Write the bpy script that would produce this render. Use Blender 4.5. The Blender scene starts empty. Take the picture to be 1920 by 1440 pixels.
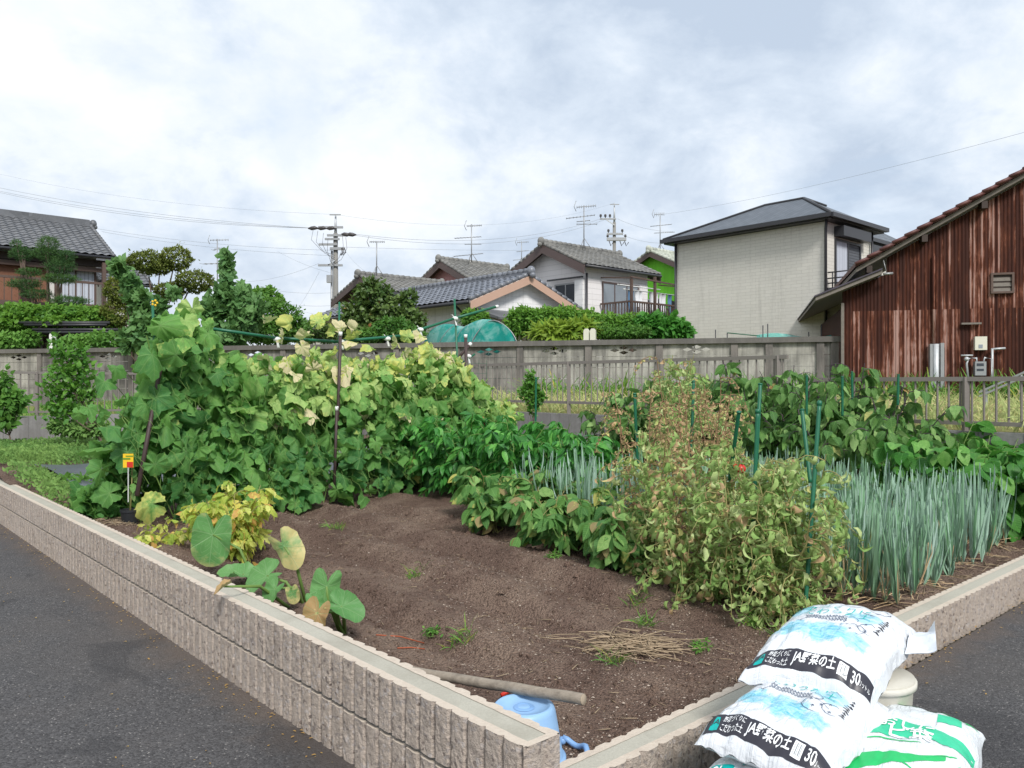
import bpy, bmesh, math, random
import numpy as np
from mathutils import Vector, Matrix, noise as mnoise
R = math.radians
SC = bpy.context.scene
COL = SC.collection

# ---------------------------------------------------------------- camera, world, sun, exposure
CAM_H = 1.48
cam_d = bpy.data.cameras.new('camera'); cam = bpy.data.objects.new('camera', cam_d); COL.objects.link(cam)
cam.location = (0, 0, CAM_H); cam.rotation_euler = (R(90), 0, 0)
cam_d.sensor_width = 36; cam_d.lens = 28.1; cam_d.clip_end = 3000; cam_d.clip_start = 0.05
SC.camera = cam
SC.view_settings.view_transform = 'Standard'; SC.view_settings.look = 'None'
SC.view_settings.exposure = 0.55; SC.view_settings.gamma = 1
SC.cycles.use_denoising = True
SC.cycles.max_bounces = 8; SC.cycles.transparent_max_bounces = 16
SUN_EL, SUN_AZ = R(43), R(160)      # azimuth clockwise from +Y: behind the camera to the right
sd = bpy.data.lights.new('sun', 'SUN'); sun = bpy.data.objects.new('sun', sd); COL.objects.link(sun)
sd.energy = 2.6; sd.angle = R(14); sd.color = (1, .96, .9)
_sv = Vector((math.sin(SUN_AZ)*math.cos(SUN_EL), math.cos(SUN_AZ)*math.cos(SUN_EL), math.sin(SUN_EL)))
sun.rotation_euler = (-_sv).to_track_quat('-Z', 'Y').to_euler(); sun.location = (20, -20, 40)

class S:
    """small helper round a node tree"""
    def __init__(s, nt): s.nt = nt
    def n(s, t, **k):
        o = s.nt.nodes.new(t)
        for a, b in k.items(): setattr(o, a, b)
        return o
    def put(s, sock, val):
        if isinstance(val, bpy.types.NodeSocket): s.nt.links.new(val, sock)
        elif val is not None:
            if sock.type == 'RGBA' and not hasattr(val, '__len__'): val = (val, val, val, 1)
            elif sock.type == 'RGBA' and len(val) == 3: val = (*val, 1)
            sock.default_value = val
    def coord(s, which='Object', scale=None, loc=None):
        c = s.n('ShaderNodeTexCoord').outputs[which]
        if scale is None and loc is None: return c
        m = s.n('ShaderNodeMapping'); s.put(m.inputs[0], c)
        if scale is not None: m.inputs['Scale'].default_value = scale if hasattr(scale, '__len__') else (scale,)*3
        if loc is not None: m.inputs['Location'].default_value = loc
        return m.outputs[0]
    def noise(s, vec, scale, detail=4, rough=.55, dist=0, col=False):
        o = s.n('ShaderNodeTexNoise'); s.put(o.inputs['Vector'], vec)
        o.inputs['Scale'].default_value = scale; o.inputs['Detail'].default_value = detail
        o.inputs['Roughness'].default_value = rough; o.inputs['Distortion'].default_value = dist
        return o.outputs['Color' if col else 'Fac']
    def vor(s, vec, scale, feat='F1', out='Distance', rnd=1):
        o = s.n('ShaderNodeTexVoronoi', feature=feat); s.put(o.inputs['Vector'], vec)
        o.inputs['Scale'].default_value = scale; o.inputs['Randomness'].default_value = rnd
        return o.outputs[out]
    def ramp(s, fac, stops, interp='LINEAR'):
        o = s.n('ShaderNodeValToRGB'); o.color_ramp.interpolation = interp; s.put(o.inputs[0], fac)
        e = o.color_ramp.elements
        while len(e) < len(stops): e.new(1)
        for q, (p, c) in zip(e, stops):
            q.position = p; q.color = (c, c, c, 1) if not hasattr(c, '__len__') else (*c, 1)
        return o.outputs[0]
    def mix(s, f, a, b, mode='MIX'):
        o = s.n('ShaderNodeMix', data_type='RGBA', blend_type=mode)
        s.put(o.inputs[0], f); s.put(o.inputs[6], a); s.put(o.inputs[7], b)
        return o.outputs[2]
    def m(s, op, a, b=None, c=None, clamp=False):
        o = s.n('ShaderNodeMath', operation=op, use_clamp=clamp)
        for i, v in enumerate((a, b, c)):
            if v is not None: s.put(o.inputs[i], v)
        return o.outputs[0]
    def sep(s, v):
        o = s.n('ShaderNodeSeparateXYZ'); s.put(o.inputs[0], v); return o.outputs
    def comb(s, x, y, z=0):
        o = s.n('ShaderNodeCombineXYZ')
        for i, v in enumerate((x, y, z)): s.put(o.inputs[i], v)
        return o.outputs[0]
    def attr(s, name, out='Color'):
        return s.n('ShaderNodeAttribute', attribute_name=name).outputs[out]
    def bump(s, h, strength=.3, dist=.01):
        o = s.n('ShaderNodeBump'); s.put(o.inputs['Height'], h)
        o.inputs['Strength'].default_value = strength; o.inputs['Distance'].default_value = dist
        return o.outputs[0]
    def brick(s, vec, w, h, mortar, c1, c2, cm, offset=.5):
        o = s.n('ShaderNodeTexBrick'); s.put(o.inputs['Vector'], vec)
        o.offset = offset
        o.inputs['Scale'].default_value = 1; o.inputs['Mortar Size'].default_value = mortar
        o.inputs['Mortar Smooth'].default_value = .2
        o.inputs['Brick Width'].default_value = w; o.inputs['Row Height'].default_value = h
        s.put(o.inputs['Color1'], c1); s.put(o.inputs['Color2'], c2); s.put(o.inputs['Mortar'], cm)
        return o.outputs

def mat(name):
    m = bpy.data.materials.new(name); m.use_nodes = True
    s = S(m.node_tree); s.mat = m
    s.b = m.node_tree.nodes['Principled BSDF']; s.out = m.node_tree.nodes['Material Output']
    return s
def fin(s, col, rough=.7, normal=None, metal=0, spec=.4, **k):
    s.put(s.b.inputs['Base Color'], col); s.put(s.b.inputs['Roughness'], rough)
    if normal is not None: s.put(s.b.inputs['Normal'], normal)
    s.put(s.b.inputs['Metallic'], metal); s.put(s.b.inputs['Specular IOR Level'], spec)
    for a, v in k.items(): s.put(s.b.inputs[a], v)
    return s.mat

# sky: Nishita blue seen through broken cloud
wd = bpy.data.worlds.new('World'); SC.world = wd; wd.use_nodes = True
w = S(wd.node_tree)
bg = wd.node_tree.nodes['Background']; bg.inputs['Strength'].default_value = .1
sky = w.n('ShaderNodeTexSky', sky_type='NISHITA', sun_disc=False, sun_elevation=SUN_EL, sun_rotation=SUN_AZ)
d = w.coord('Generated'); dx, dy, dz = w.sep(d)
k = w.m('DIVIDE', 1, w.m('ADD', w.m('ABSOLUTE', dz), .5))
pc = w.comb(w.m('MULTIPLY', dx, k), w.m('MULTIPLY', dy, k), w.m('MULTIPLY', dz, .6))
big = w.noise(pc, 1.7, 3, .5, .3)
mid = w.noise(pc, 4.2, 9, .60, .25)
fine = w.noise(pc, 9.5, 6, .6, .3)
dens = w.m('ADD', w.m('ADD', w.m('MULTIPLY', big, .5), w.m('MULTIPLY', mid, .42)), w.m('MULTIPLY', w.m('SUBTRACT', fine, .17), .20))
# heavier grey bank to the right of the middle, brighter to the left
bank = w.m('MULTIPLY', w.m('SUBTRACT', 1, w.m('MULTIPLY', w.m('ABSOLUTE', w.m('SUBTRACT', dx, .2)), 2.6), clamp=True), .10)
dens = w.m('SUBTRACT', w.m('ADD', dens, bank), w.m('MULTIPLY', w.m('SUBTRACT', .12, dx, clamp=True), .065))
cloudc = w.ramp(dens, [(.42, (7.0, 7.2, 7.4)), (.50, (6.2, 6.65, 7.2)), (.565, (5.05, 5.7, 6.55)), (.65, (3.9, 4.6, 5.6))])
gap = w.ramp(w.noise(pc, 2.4, 6, .6, .4), [(.58, 0), (.72, .28)])
skyb = w.mix(.55, sky.outputs[0], (4.3, 5.6, 7.0))
col = w.mix(gap, cloudc, skyb)
hz = w.ramp(dz, [(.0, 1), (.16, 0)])
col = w.mix(w.m('MULTIPLY', hz, .55), col, (5.6, 5.95, 6.4))
w.put(bg.inputs['Color'], col)

# ---------------------------------------------------------------- frames of reference
A_, B_ = .745, .667                  # the town grid is turned: u runs right-and-away, v left-and-away
def W(u, v, z=0): return Vector((A_*u - B_*v, B_*u + A_*v, z))
def UV(x, y): return (A_*x + B_*y, -B_*x + A_*y)
GRID = math.atan2(B_, A_)
F = 1500.0
def at(px, py, Y): return Vector(((px-960)/F*Y, Y, CAM_H + (720-py)/F*Y))
def onz(px, py, z): return at(px, py, F*(CAM_H-z)/(py-720))

# ---------------------------------------------------------------- mesh helpers
class MB:
    def __init__(s): s.v = []; s.f = []; s.mi = []; s.cur = 0; s.sm = []; s.smooth = False
    def add(s, vs, fs):
        o = len(s.v); s.v += [tuple(x) for x in vs]
        for f in fs:
            s.f.append(tuple(i+o for i in f)); s.mi.append(s.cur); s.sm.append(s.smooth)
        return s
    def quad(s, *p): return s.add(p, [tuple(range(len(p)))])
    def box(s, x0, x1, y0, y1, z0, z1, M=None):
        vs = [Vector((x, y, z)) for z in (z0, z1) for y in (y0, y1) for x in (x0, x1)]
        if M is not None: vs = [M @ q for q in vs]
        return s.add(vs, [(0, 2, 3, 1), (4, 5, 7, 6), (0, 1, 5, 4), (2, 6, 7, 3), (0, 4, 6, 2), (1, 3, 7, 5)])
    def beam(s, a, b, w, h, up=(0, 0, 1)):
        a, b = Vector(a), Vector(b); d = (b-a).normalized(); x = d.cross(Vector(up))
        if x.length < 1e-4: x = d.cross(Vector((1, 0, 0)))
        x.normalize(); y = x.cross(d)
        vs = [p + x*sx*w/2 + y*sy*h/2 for p in (a, b) for sx, sy in ((-1, -1), (1, -1), (1, 1), (-1, 1))]
        return s.add(vs, [(3, 2, 1, 0), (4, 5, 6, 7)] + [(i, (i+1) % 4, 4+(i+1) % 4, 4+i) for i in range(4)])
    def tube(s, pts, r, n=6, caps=True):
        pts = [Vector(p) for p in pts]; k = len(pts)
        rs = r if hasattr(r, '__len__') else [r]*k
        vs = []; ref = None
        for i, p in enumerate(pts):
            d = (pts[min(i+1, k-1)] - pts[max(i-1, 0)])
            d = d.normalized() if d.length > 1e-9 else Vector((0, 0, 1))
            if ref is None: ref = Vector((0, 0, 1)) if abs(d.z) < .9 else Vector((1, 0, 0))
            x = d.cross(ref).normalized(); y = d.cross(x).normalized(); ref = -y if False else ref
            for j in range(n):
                a = 2*math.pi*j/n; vs.append(p + (x*math.cos(a) + y*math.sin(a))*rs[i])
        fs = [(i*n+j, i*n+(j+1) % n, (i+1)*n+(j+1) % n, (i+1)*n+j) for i in range(k-1) for j in range(n)]
        if caps: fs += [tuple(range(n))[::-1], tuple(range((k-1)*n, k*n))]
        o = s.smooth; s.smooth = True; s.add(vs, fs); s.smooth = o
        return s
    def lathe(s, prof, n=24, M=None, cap0=False, cap1=False):
        vs = []
        for r, z in prof:
            for j in range(n):
                a = 2*math.pi*j/n; q = Vector((r*math.cos(a), r*math.sin(a), z)); vs.append(M @ q if M else q)
        k = len(prof)
        fs = [(i*n+j, i*n+(j+1) % n, (i+1)*n+(j+1) % n, (i+1)*n+j) for i in range(k-1) for j in range(n)]
        if cap0: fs.append(tuple(range(n))[::-1])
        if cap1: fs.append(tuple(range((k-1)*n, k*n)))
        o = s.smooth; s.smooth = True; s.add(vs, fs); s.smooth = o
        return s
    def prism(s, poly, axis, d0, d1):
        """poly: list of 2-D points; extruded between d0 and d1 along axis ('x': (y,z), 'y': (x,z), 'z': (x,y))"""
        def P(a, b, d): return {'x': (d, a, b), 'y': (a, d, b), 'z': (a, b, d)}[axis]
        n = len(poly); vs = [P(a, b, d0) for a, b in poly] + [P(a, b, d1) for a, b in poly]
        return s.add(vs, [tuple(range(n))[::-1], tuple(range(n, 2*n))] + [(i, (i+1) % n, n+(i+1) % n, n+i) for i in range(n)])
    def grid(s, fn, nu, nv):
        vs = [fn(i/nu, j/nv) for j in range(nv+1) for i in range(nu+1)]
        fs = [(j*(nu+1)+i, j*(nu+1)+i+1, (j+1)*(nu+1)+i+1, (j+1)*(nu+1)+i) for j in range(nv) for i in range(nu)]
        o = s.smooth; s.smooth = True; s.add(vs, fs); s.smooth = o
        return s
    def ball(s, c, r, nu=10, nv=7, sc=(1, 1, 1)):
        c = Vector(c)
        return s.grid(lambda a, b: c + Vector((sc[0]*r*math.sin(math.pi*b)*math.cos(2*math.pi*a), sc[1]*r*math.sin(math.pi*b)*math.sin(2*math.pi*a), -sc[2]*r*math.cos(math.pi*b))), nu, nv)
    def mesh(s, name, mats):
        me = bpy.data.meshes.new(name); me.from_pydata(s.v, [], s.f); me.validate()
        for m in (mats if isinstance(mats, (list, tuple)) else [mats]): me.materials.append(m)
        if len(me.polygons) == len(s.mi):
            me.polygons.foreach_set('material_index', s.mi); me.polygons.foreach_set('use_smooth', s.sm)
        # box-projected uv in metres
        uvl = me.uv_layers.new(name='UVMap'); n = len(me.loops)
        co = np.empty(len(me.vertices)*3); me.vertices.foreach_get('co', co); co = co.reshape(-1, 3)
        li = np.empty(n, int); me.loops.foreach_get('vertex_index', li)
        nr = np.empty(len(me.polygons)*3); me.polygons.foreach_get('normal', nr); nr = nr.reshape(-1, 3)
        lt = np.empty(len(me.polygons), int); me.polygons.foreach_get('loop_total', lt)
        ln = np.repeat(nr, lt, axis=0); p = co[li]
        ax = np.argmax(np.abs(ln), axis=1)
        u = np.where(ax == 0, p[:, 1], p[:, 0]); v = np.where(ax == 2, p[:, 1], p[:, 2])
        uvl.data.foreach_set('uv', np.stack([u, v], 1).ravel())
        return me

def tag(o, label=None, cat=None, group=None, kind=None):
    for k_, v_ in (('label', label), ('category', cat), ('group', group), ('kind', kind)):
        if v_: o[k_] = v_
    return o
def link(name, me, parent=None):
    o = bpy.data.objects.new(name, me); COL.objects.link(o)
    if parent: o.parent = parent
    return o
def obj(name, mb, mats, parent=None, label=None, cat=None, group=None, kind=None):
    me = mb.mesh(name, mats) if isinstance(mb, MB) else mb
    return tag(link(name, me, parent), label, cat, group, kind)
def thing(name, label, cat, loc=(0, 0, 0), rz=0, group=None):
    o = bpy.data.objects.new(name, None); COL.objects.link(o); o.empty_display_size = .1
    o.location = loc; o.rotation_euler = (0, 0, rz)
    return tag(o, label, cat, group)
def copy_tree(o, parent=None):
    c = o.copy(); COL.objects.link(c)
    if parent: c.parent = parent
    for ch in list(o.children): copy_tree(ch, c)
    return c

def curve_mesh(polys, depth=0.0, name='tmp', holes=True):
    """flat outlines (first outer, rest holes) to a mesh in the xy plane, extruded +-depth/2"""
    c = bpy.data.curves.new(name, 'CURVE'); c.dimensions = '2D'; c.fill_mode = 'BOTH'; c.extrude = depth/2
    for p in polys:
        s_ = c.splines.new('POLY'); s_.points.add(len(p)-1); s_.use_cyclic_u = True
        for q, (x, y) in zip(s_.points, p): q.co = (x, y, 0, 1)
    o = bpy.data.objects.new(name, c); COL.objects.link(o)
    bpy.context.view_layer.update()
    me = bpy.data.meshes.new_from_object(o.evaluated_get(bpy.context.evaluated_depsgraph_get()))
    bpy.data.objects.remove(o); bpy.data.curves.remove(c)
    return me
def text_mesh(body, size, bold=0.0, align='CENTER'):
    c = bpy.data.curves.new('tmp', 'FONT'); c.body = body; c.size = size; c.align_x = align; c.align_y = 'CENTER'
    c.offset = bold; c.resolution_u = 2
    o = bpy.data.objects.new('tmp', c); COL.objects.link(o)
    bpy.context.view_layer.update()
    me = bpy.data.meshes.new_from_object(o.evaluated_get(bpy.context.evaluated_depsgraph_get()))
    bpy.data.objects.remove(o); bpy.data.curves.remove(c)
    return me

# ---------------------------------------------------------------- leaves (numpy)
def leaf_palm(seed=0, lobes=5, depth=.16, cup=.12, droop=.25, wave=.05, nang=34):
    """cucumber-like leaf: petiole joint at the origin, tip at +y, length about 1"""
    rg = np.random.RandomState(seed); th = np.linspace(-math.pi+.28, math.pi-.28, nang)
    base = .62 + .10*np.cos(th)
    r = base*(1 - depth*(1-np.abs(np.cos(th*lobes/2/1.0)))**1.0) + .16*np.exp(-(th/.35)**2)
    r *= 1 + .05*np.where(np.arange(nang) % 2, 1, -1)
    ph = rg.rand(4)*6.28
    vs = [(0, 0, 0)]
    for f in (.5, 1.0):
        for t, q in zip(th, r):
            x, y = q*f*math.sin(t), q*f*math.cos(t)
            z = cup*f*f*.6*math.cos(2*t+ph[0]) - droop*f*f*(.5+.5*math.cos(t+ .6*math.sin(ph[2]))) + wave*f*f*math.sin(5*t+ph[1]) + wave*.6*f*math.sin(9*t+ph[3])
            vs.append((x, y, z))
    fs = []
    for i in range(nang-1):
        fs.append((0, 1+i+1, 1+i)); a, b = 1+i, 2+i; c, d_ = 1+nang+i+1, 1+nang+i
        fs.append((a, b, c)); fs.append((a, c, d_))
    return np.array(vs, float), np.array(fs, int)
def leaf_blade(width=.35, n=5, fold=.15, droop=.3, curl=0.0, peak=.45, lobes=0, seed=0, twist=0.0, point=1.0):
    """elliptic leaf: base at origin, tip at +y length 1; three points across"""
    rg = np.random.RandomState(seed); vs = []
    for i in range(n+1):
        t = i/n
        w_ = width*.5*(math.sin(math.pi*min(1, t**(math.log(.5)/math.log(peak))))**point if 0 < t < 1 else .0)+.004
        if lobes and i % 2 == 0 and 0 < i < n: w_ *= 1-lobes
        ca = curl*t*2.2
        if curl: y = math.sin(ca)/(curl*2.2); z = -(1-math.cos(ca))/(curl*2.2)
        else: y = t; z = -droop*t*t
        jz = rg.uniform(-.03, .03); tw = twist*t
        for sx in (-1, 0, 1):
            x0 = sx*w_; z0 = fold*abs(sx)*w_*2 + (jz if sx else 0)
            vs.append((x0*math.cos(tw)-z0*math.sin(tw), y, z + x0*math.sin(tw)+z0*math.cos(tw)))
    fs = []
    for i in range(n):
        for j in (0, 1):
            a = i*3+j; fs.append((a, a+1, a+4)); fs.append((a, a+4, a+3))
    return np.array(vs, float), np.array(fs, int)
def leaf_heart(cup=.2, droop=.2, seed=0, nang=34):
    rg = np.random.RandomState(seed); th = np.linspace(-math.pi, math.pi, nang); ph = rg.rand(3)*6.28
    vs = [(0, 0, 0)]
    for f in (.33, .66, 1.0):
        for t in th:
            at_ = abs(t)
            r = .40 + .30*max(0, math.cos(t))**2.2 + .13*math.exp(-((at_-2.55)/.45)**2) - .30*math.exp(-((math.pi-at_)/.22)**2)
            x, y = r*f*math.sin(t), r*f*math.cos(t)
            z = cup*f*f*abs(math.sin(t))*.8 - droop*f*f*max(0, math.cos(t)) + .035*f*f*math.sin(6*t+ph[0]) + .025*f*f*math.sin(11*t+ph[1])
            vs.append((x, y, z))
    fs = []
    for i in range(nang-1):
        fs.append((0, 2+i, 1+i))
        for k_ in range(2):
            a = 1+k_*nang+i; fs.append((a, a+1, a+1+nang)); fs.append((a, a+1+nang, a+nang))
    return np.array(vs, float), np.array(fs, int)

class LV:
    """collects leaf placements and bakes them to ONE mesh"""
    def __init__(s, temps, seed=0): s.t = temps; s.P = []; s.D = []; s.N = []; s.S = []; s.G = []; s.C = []; s.rg = np.random.RandomState(seed)
    def put(s, p, d, n, size, age=0.0, c=None):
        s.P.append(tuple(p)); s.D.append(tuple(d)); s.N.append(tuple(n)); s.S.append(size); s.G.append(age); s.C.append(s.rg.rand() if c is None else c)
    def many(s, P, D, N, Sz, G=None, C=None):
        n = len(P); s.P += [tuple(x) for x in P]; s.D += [tuple(x) for x in D]; s.N += [tuple(x) for x in N]
        s.S += list(Sz); s.G += list(np.zeros(n) if G is None else G); s.C += list(s.rg.rand(n) if C is None else C)
    def mesh(s, name, m):
        P, D, N = (np.array(x, float).reshape(-1, 3) for x in (s.P, s.D, s.N)); Sz = np.array(s.S); G = np.array(s.G); C = np.array(s.C)
        D /= np.linalg.norm(D, axis=1, keepdims=True)+1e-9
        N = N - D*np.sum(N*D, 1, keepdims=True); ln = np.linalg.norm(N, axis=1, keepdims=True)
        alt = np.cross(D, [.31, .57, .76]); N = np.where(ln < 1e-3, alt, N); N /= np.linalg.norm(N, axis=1, keepdims=True)+1e-9
        X = np.cross(D, N); which = s.rg.randint(0, len(s.t), len(P))
        AV, AF, AU, AL = [], [], [], []; off = 0
        for k_, (tv, tf) in enumerate(s.t):
            ix = np.where(which == k_)[0]
            if not len(ix): continue
            q = Sz[ix][:, None, None]*(tv[None, :, 0:1]*X[ix][:, None, :] + tv[None, :, 1:2]*D[ix][:, None, :] + tv[None, :, 2:3]*N[ix][:, None, :]) + P[ix][:, None, :]
            n, kv = len(ix), len(tv)
            AV.append(q.reshape(-1, 3)); AF.append((tf[None] + (np.arange(n)*kv)[:, None, None] + off).reshape(-1, 3)); off += n*kv
            AU.append(np.tile(tv[:, :2], (n, 1)))
            AL.append(np.stack([np.repeat(C[ix], kv), np.repeat(G[ix], kv), np.repeat(s.rg.rand(n), kv), np.ones(n*kv)], 1))
        V = np.concatenate(AV); Fc = np.concatenate(AF); U = np.concatenate(AU); L = np.concatenate(AL)
        me = bpy.data.meshes.new(name); me.vertices.add(len(V)); me.vertices.foreach_set('co', V.ravel())
        me.loops.add(Fc.size); me.loops.foreach_set('vertex_index', Fc.ravel().astype(np.int32))
        me.polygons.add(len(Fc)); me.polygons.foreach_set('loop_start', np.arange(0, Fc.size, 3, dtype=np.int32))
        me.polygons.foreach_set('loop_total', np.full(len(Fc), 3, np.int32)) if hasattr(me.polygons[0], 'loop_total') else None
        me.polygons.foreach_set('use_smooth', np.ones(len(Fc), bool))
        uvl = me.uv_layers.new(name='UVMap'); uvl.data.foreach_set('uv', U[Fc.ravel()].ravel())
        a = me.attributes.new('lf', 'FLOAT_COLOR', 'POINT'); a.data.foreach_set('color', L.ravel())
        me.materials.append(m); me.update(); me.validate()
        return me
# ---------------------------------------------------------------- materials
def plain(name, col, rough=.6, var=.12, scale=6, bump=0.0, metal=0, spec=.4):
    s = mat(name); o = s.coord(); f = s.noise(o, scale, 5)
    f2 = s.noise(o, scale*9, 3)
    c = s.mix(s.m('MULTIPLY', s.m('ADD', f, s.m('MULTIPLY', f2, .6)), .62), tuple(x*(1-var*1.6) for x in col), tuple(min(1, x*(1+var*1.2)) for x in col))
    return fin(s, c, rough, s.bump(f2, bump, .005) if bump else None, metal, spec)

def leaf_mat(name, dark, light, old=(.42, .36, .06), dead=(.30, .17, .08), vein=None, veincol=None, rough=.45, spec=.4, trans=.25, edge=.5, veinw=.016, mott=.5, pale=None):
    s = mat(name); a = s.attr('lf'); rnd, age, r2 = s.sep(a)
    uv = s.n('ShaderNodeUVMap').outputs[0]; x, y, _ = s.sep(uv); o = s.coord()
    rad = s.m('SQRT', s.m('ADD', s.m('MULTIPLY', x, x), s.m('MULTIPLY', y, y)))
    va = s.n('ShaderNodeVectorMath', operation='ADD'); s.put(va.inputs[0], s.comb(x, y, 0))
    s.put(va.inputs[1], s.comb(s.m('MULTIPLY', rnd, 37), s.m('MULTIPLY', r2, 53), 0))
    mo = s.noise(va.outputs[0], 5, 4)
    base = s.mix(s.m('ADD', s.m('MULTIPLY', rnd, 1-mott*.6), s.m('MULTIPLY', s.m('SUBTRACT', mo, .5), mott), clamp=True), dark, light)
    if pale: base = s.mix(s.ramp(s.m('ADD', rnd, s.m('MULTIPLY', s.m('SUBTRACT', mo, .5), .5)), [(.70, 0), (1.0, .85)]), base, pale)
    # ageing creeps in from the rim in patches
    k_ = s.m('ADD', s.m('MULTIPLY', age, 1.9), s.m('ADD', s.m('MULTIPLY', s.m('SUBTRACT', rad, .42), edge), s.m('MULTIPLY', s.m('SUBTRACT', mo, .5), 1.6)))
    y1 = s.m('MULTIPLY', s.ramp(k_, [(.45, 0), (1.0, 1)]), s.m('GREATER_THAN', age, .02))
    base = s.mix(y1, base, old)
    y2 = s.m('MULTIPLY', s.ramp(s.m('ADD', k_, s.m('MULTIPLY', s.m('SUBTRACT', mo, .5), .8)), [(.93, 0), (1.0, 1)]), s.m('GREATER_THAN', age, .55))
    base = s.mix(y2, base, dead)
    h = mo
    if vein:
        if vein == 'palm':
            th = s.m('ABSOLUTE', s.m('ARCTAN2', x, y)); fo = s.m('PINGPONG', th, .45)
            dist = s.m('MULTIPLY', rad, s.m('SINE', fo))
            br = s.m('ABSOLUTE', s.m('SUBTRACT', s.m('FRACT', s.m('ADD', s.m('MULTIPLY', rad, 7), s.m('MULTIPLY', fo, -3.5))), .5))
            l2 = s.ramp(br, [(.02, .45), (.09, 0)])
        else:
            dist = s.m('ABSOLUTE', x)
            br = s.m('ABSOLUTE', s.m('SUBTRACT', s.m('FRACT', s.m('SUBTRACT', s.m('MULTIPLY', y, 8), s.m('MULTIPLY', s.m('ABSOLUTE', x), 7))), .5))
            l2 = s.ramp(br, [(.03, .5), (.12, 0)])
        l1 = s.m('SUBTRACT', 1, s.m('DIVIDE', dist, veinw, clamp=True), clamp=True)
        vf = s.m('MAXIMUM', l1, l2)
        base = s.mix(s.m('MULTIPLY', vf, .55), base, veincol or tuple(min(1, c*1.8+.03) for c in light))
        h = s.m('SUBTRACT', mo, s.m('MULTIPLY', vf, .8))
    fin(s, base, rough, s.bump(h, .5, .006), 0, spec)
    if trans:
        t = s.n('ShaderNodeBsdfTranslucent'); s.put(t.inputs[0], s.mix(.5, base, tuple(min(1, c*2.0) for c in light)))
        ms = s.n('ShaderNodeMixShader'); ms.inputs[0].default_value = trans
        s.nt.links.new(s.b.outputs[0], ms.inputs[1]); s.nt.links.new(t.outputs[0], ms.inputs[2]); s.nt.links.new(ms.outputs[0], s.out.inputs[0])
    return s.mat

L = {}
L['cuc'] = leaf_mat('cucumber_leaf', (.036, .145, .042), (.25, .49, .10), old=(.56, .56, .16), dead=(.66, .57, .36), vein='palm', veincol=(.30, .46, .18), rough=.6, spec=.25, trans=.26, edge=.9, pale=(.46, .57, .21))
L['pepper'] = leaf_mat('pepper_leaf', (.024, .125, .024), (.085, .33, .05), vein='pin', rough=.4, spec=.35, trans=.24, pale=(.16, .42, .08))
L['bean'] = leaf_mat('bean_leaf', (.05, .15, .04), (.18, .36, .085), old=(.44, .40, .11), dead=(.28, .2, .1), vein='pin', rough=.6, spec=.25, trans=.25, pale=(.30, .46, .16))
L['egg'] = leaf_mat('eggplant_leaf', (.045, .125, .032), (.16, .31, .075), old=(.46, .44, .15), dead=(.42, .22, .1), vein='pin', rough=.58, spec=.25, trans=.25, pale=(.30, .44, .17))
L['vine'] = leaf_mat('sweet_leaf', (.028, .13, .02), (.10, .31, .04), vein='pin', rough=.5, spec=.3, trans=.25, pale=(.24, .44, .12))
L['tom'] = leaf_mat('tomato_leaf', (.17, .31, .08), (.46, .56, .22), old=(.58, .50, .20), dead=(.46, .31, .18), rough=.7, spec=.2, trans=.22, edge=.3, pale=(.52, .58, .30))
L['yel'] = leaf_mat('yellow_leaf', (.17, .31, .05), (.53, .60, .09), old=(.72, .58, .14), dead=(.55, .30, .10), vein='pin', rough=.5, spec=.3, trans=.34, pale=(.72, .72, .26))
L['taro'] = leaf_mat('taro_leaf', (.07, .22, .06), (.19, .38, .13), old=(.54, .46, .20), dead=(.42, .26, .12), vein='palm', veincol=(.34, .52, .26), rough=.5, spec=.35, trans=.22, veinw=.012, edge=1.3)
L['hedge'] = leaf_mat('hedge_leaf', (.035, .115, .02), (.15, .31, .045), rough=.55, spec=.3, trans=.25)
L['maki'] = leaf_mat('topiary_leaf', (.07, .105, .018), (.24, .27, .055), rough=.6, spec=.25, trans=.2)
L['pine'] = leaf_mat('niwaki_leaf', (.024, .075, .022), (.11, .21, .05), rough=.6, spec=.25, trans=.12)
L['fig'] = leaf_mat('fig_leaf', (.05, .14, .045), (.19, .34, .11), vein='pin', rough=.55, spec=.3, trans=.25)
L['pers'] = leaf_mat('persimmon_leaf', (.035, .085, .02), (.17, .24, .06), old=(.38, .25, .06), dead=(.32, .14, .06), rough=.45, spec=.35, trans=.2)
L['bush'] = leaf_mat('bush_leaf', (.05, .15, .025), (.24, .44, .06), rough=.55, spec=.25, trans=.3)
L['fern'] = leaf_mat('frond_leaf', (.12, .22, .02), (.36, .46, .07), rough=.55, spec=.25, trans=.3)
L['citrus'] = leaf_mat('citrus_leaf', (.045, .15, .025), (.21, .42, .06), rough=.42, spec=.35, trans=.25)
L['grass'] = leaf_mat('grass_blade', (.22, .30, .09), (.54, .58, .26), old=(.58, .54, .25), dead=(.52, .43, .24), rough=.65, spec=.2, trans=.3)
L['weed'] = leaf_mat('weed_leaf', (.06, .17, .03), (.20, .38, .07), rough=.6, spec=.25, trans=.25)
L['cover'] = leaf_mat('cover_leaf', (.09, .20, .05), (.27, .42, .12), rough=.65, spec=.2, trans=.25)
L['leek'] = leaf_mat('leek_leaf', (.15, .33, .15), (.44, .58, .52), old=(.52, .48, .20), dead=(.62, .44, .26), rough=.5, spec=.3, trans=.12, edge=.1, mott=.25)

# stems
st_green = plain('green_stem', (.13, .22, .05), .6)
st_olive = plain('olive_stem', (.26, .24, .09), .7)
st_brown = plain('brown_stem', (.22, .13, .07), .8)
st_purple = plain('purple_stem', (.07, .045, .06), .6)
bark = plain('bark', (.10, .075, .055), .9, .3, 14, .6)
dry = plain('dry_straw', (.33, .25, .165), .8, .3, 12)

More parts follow.
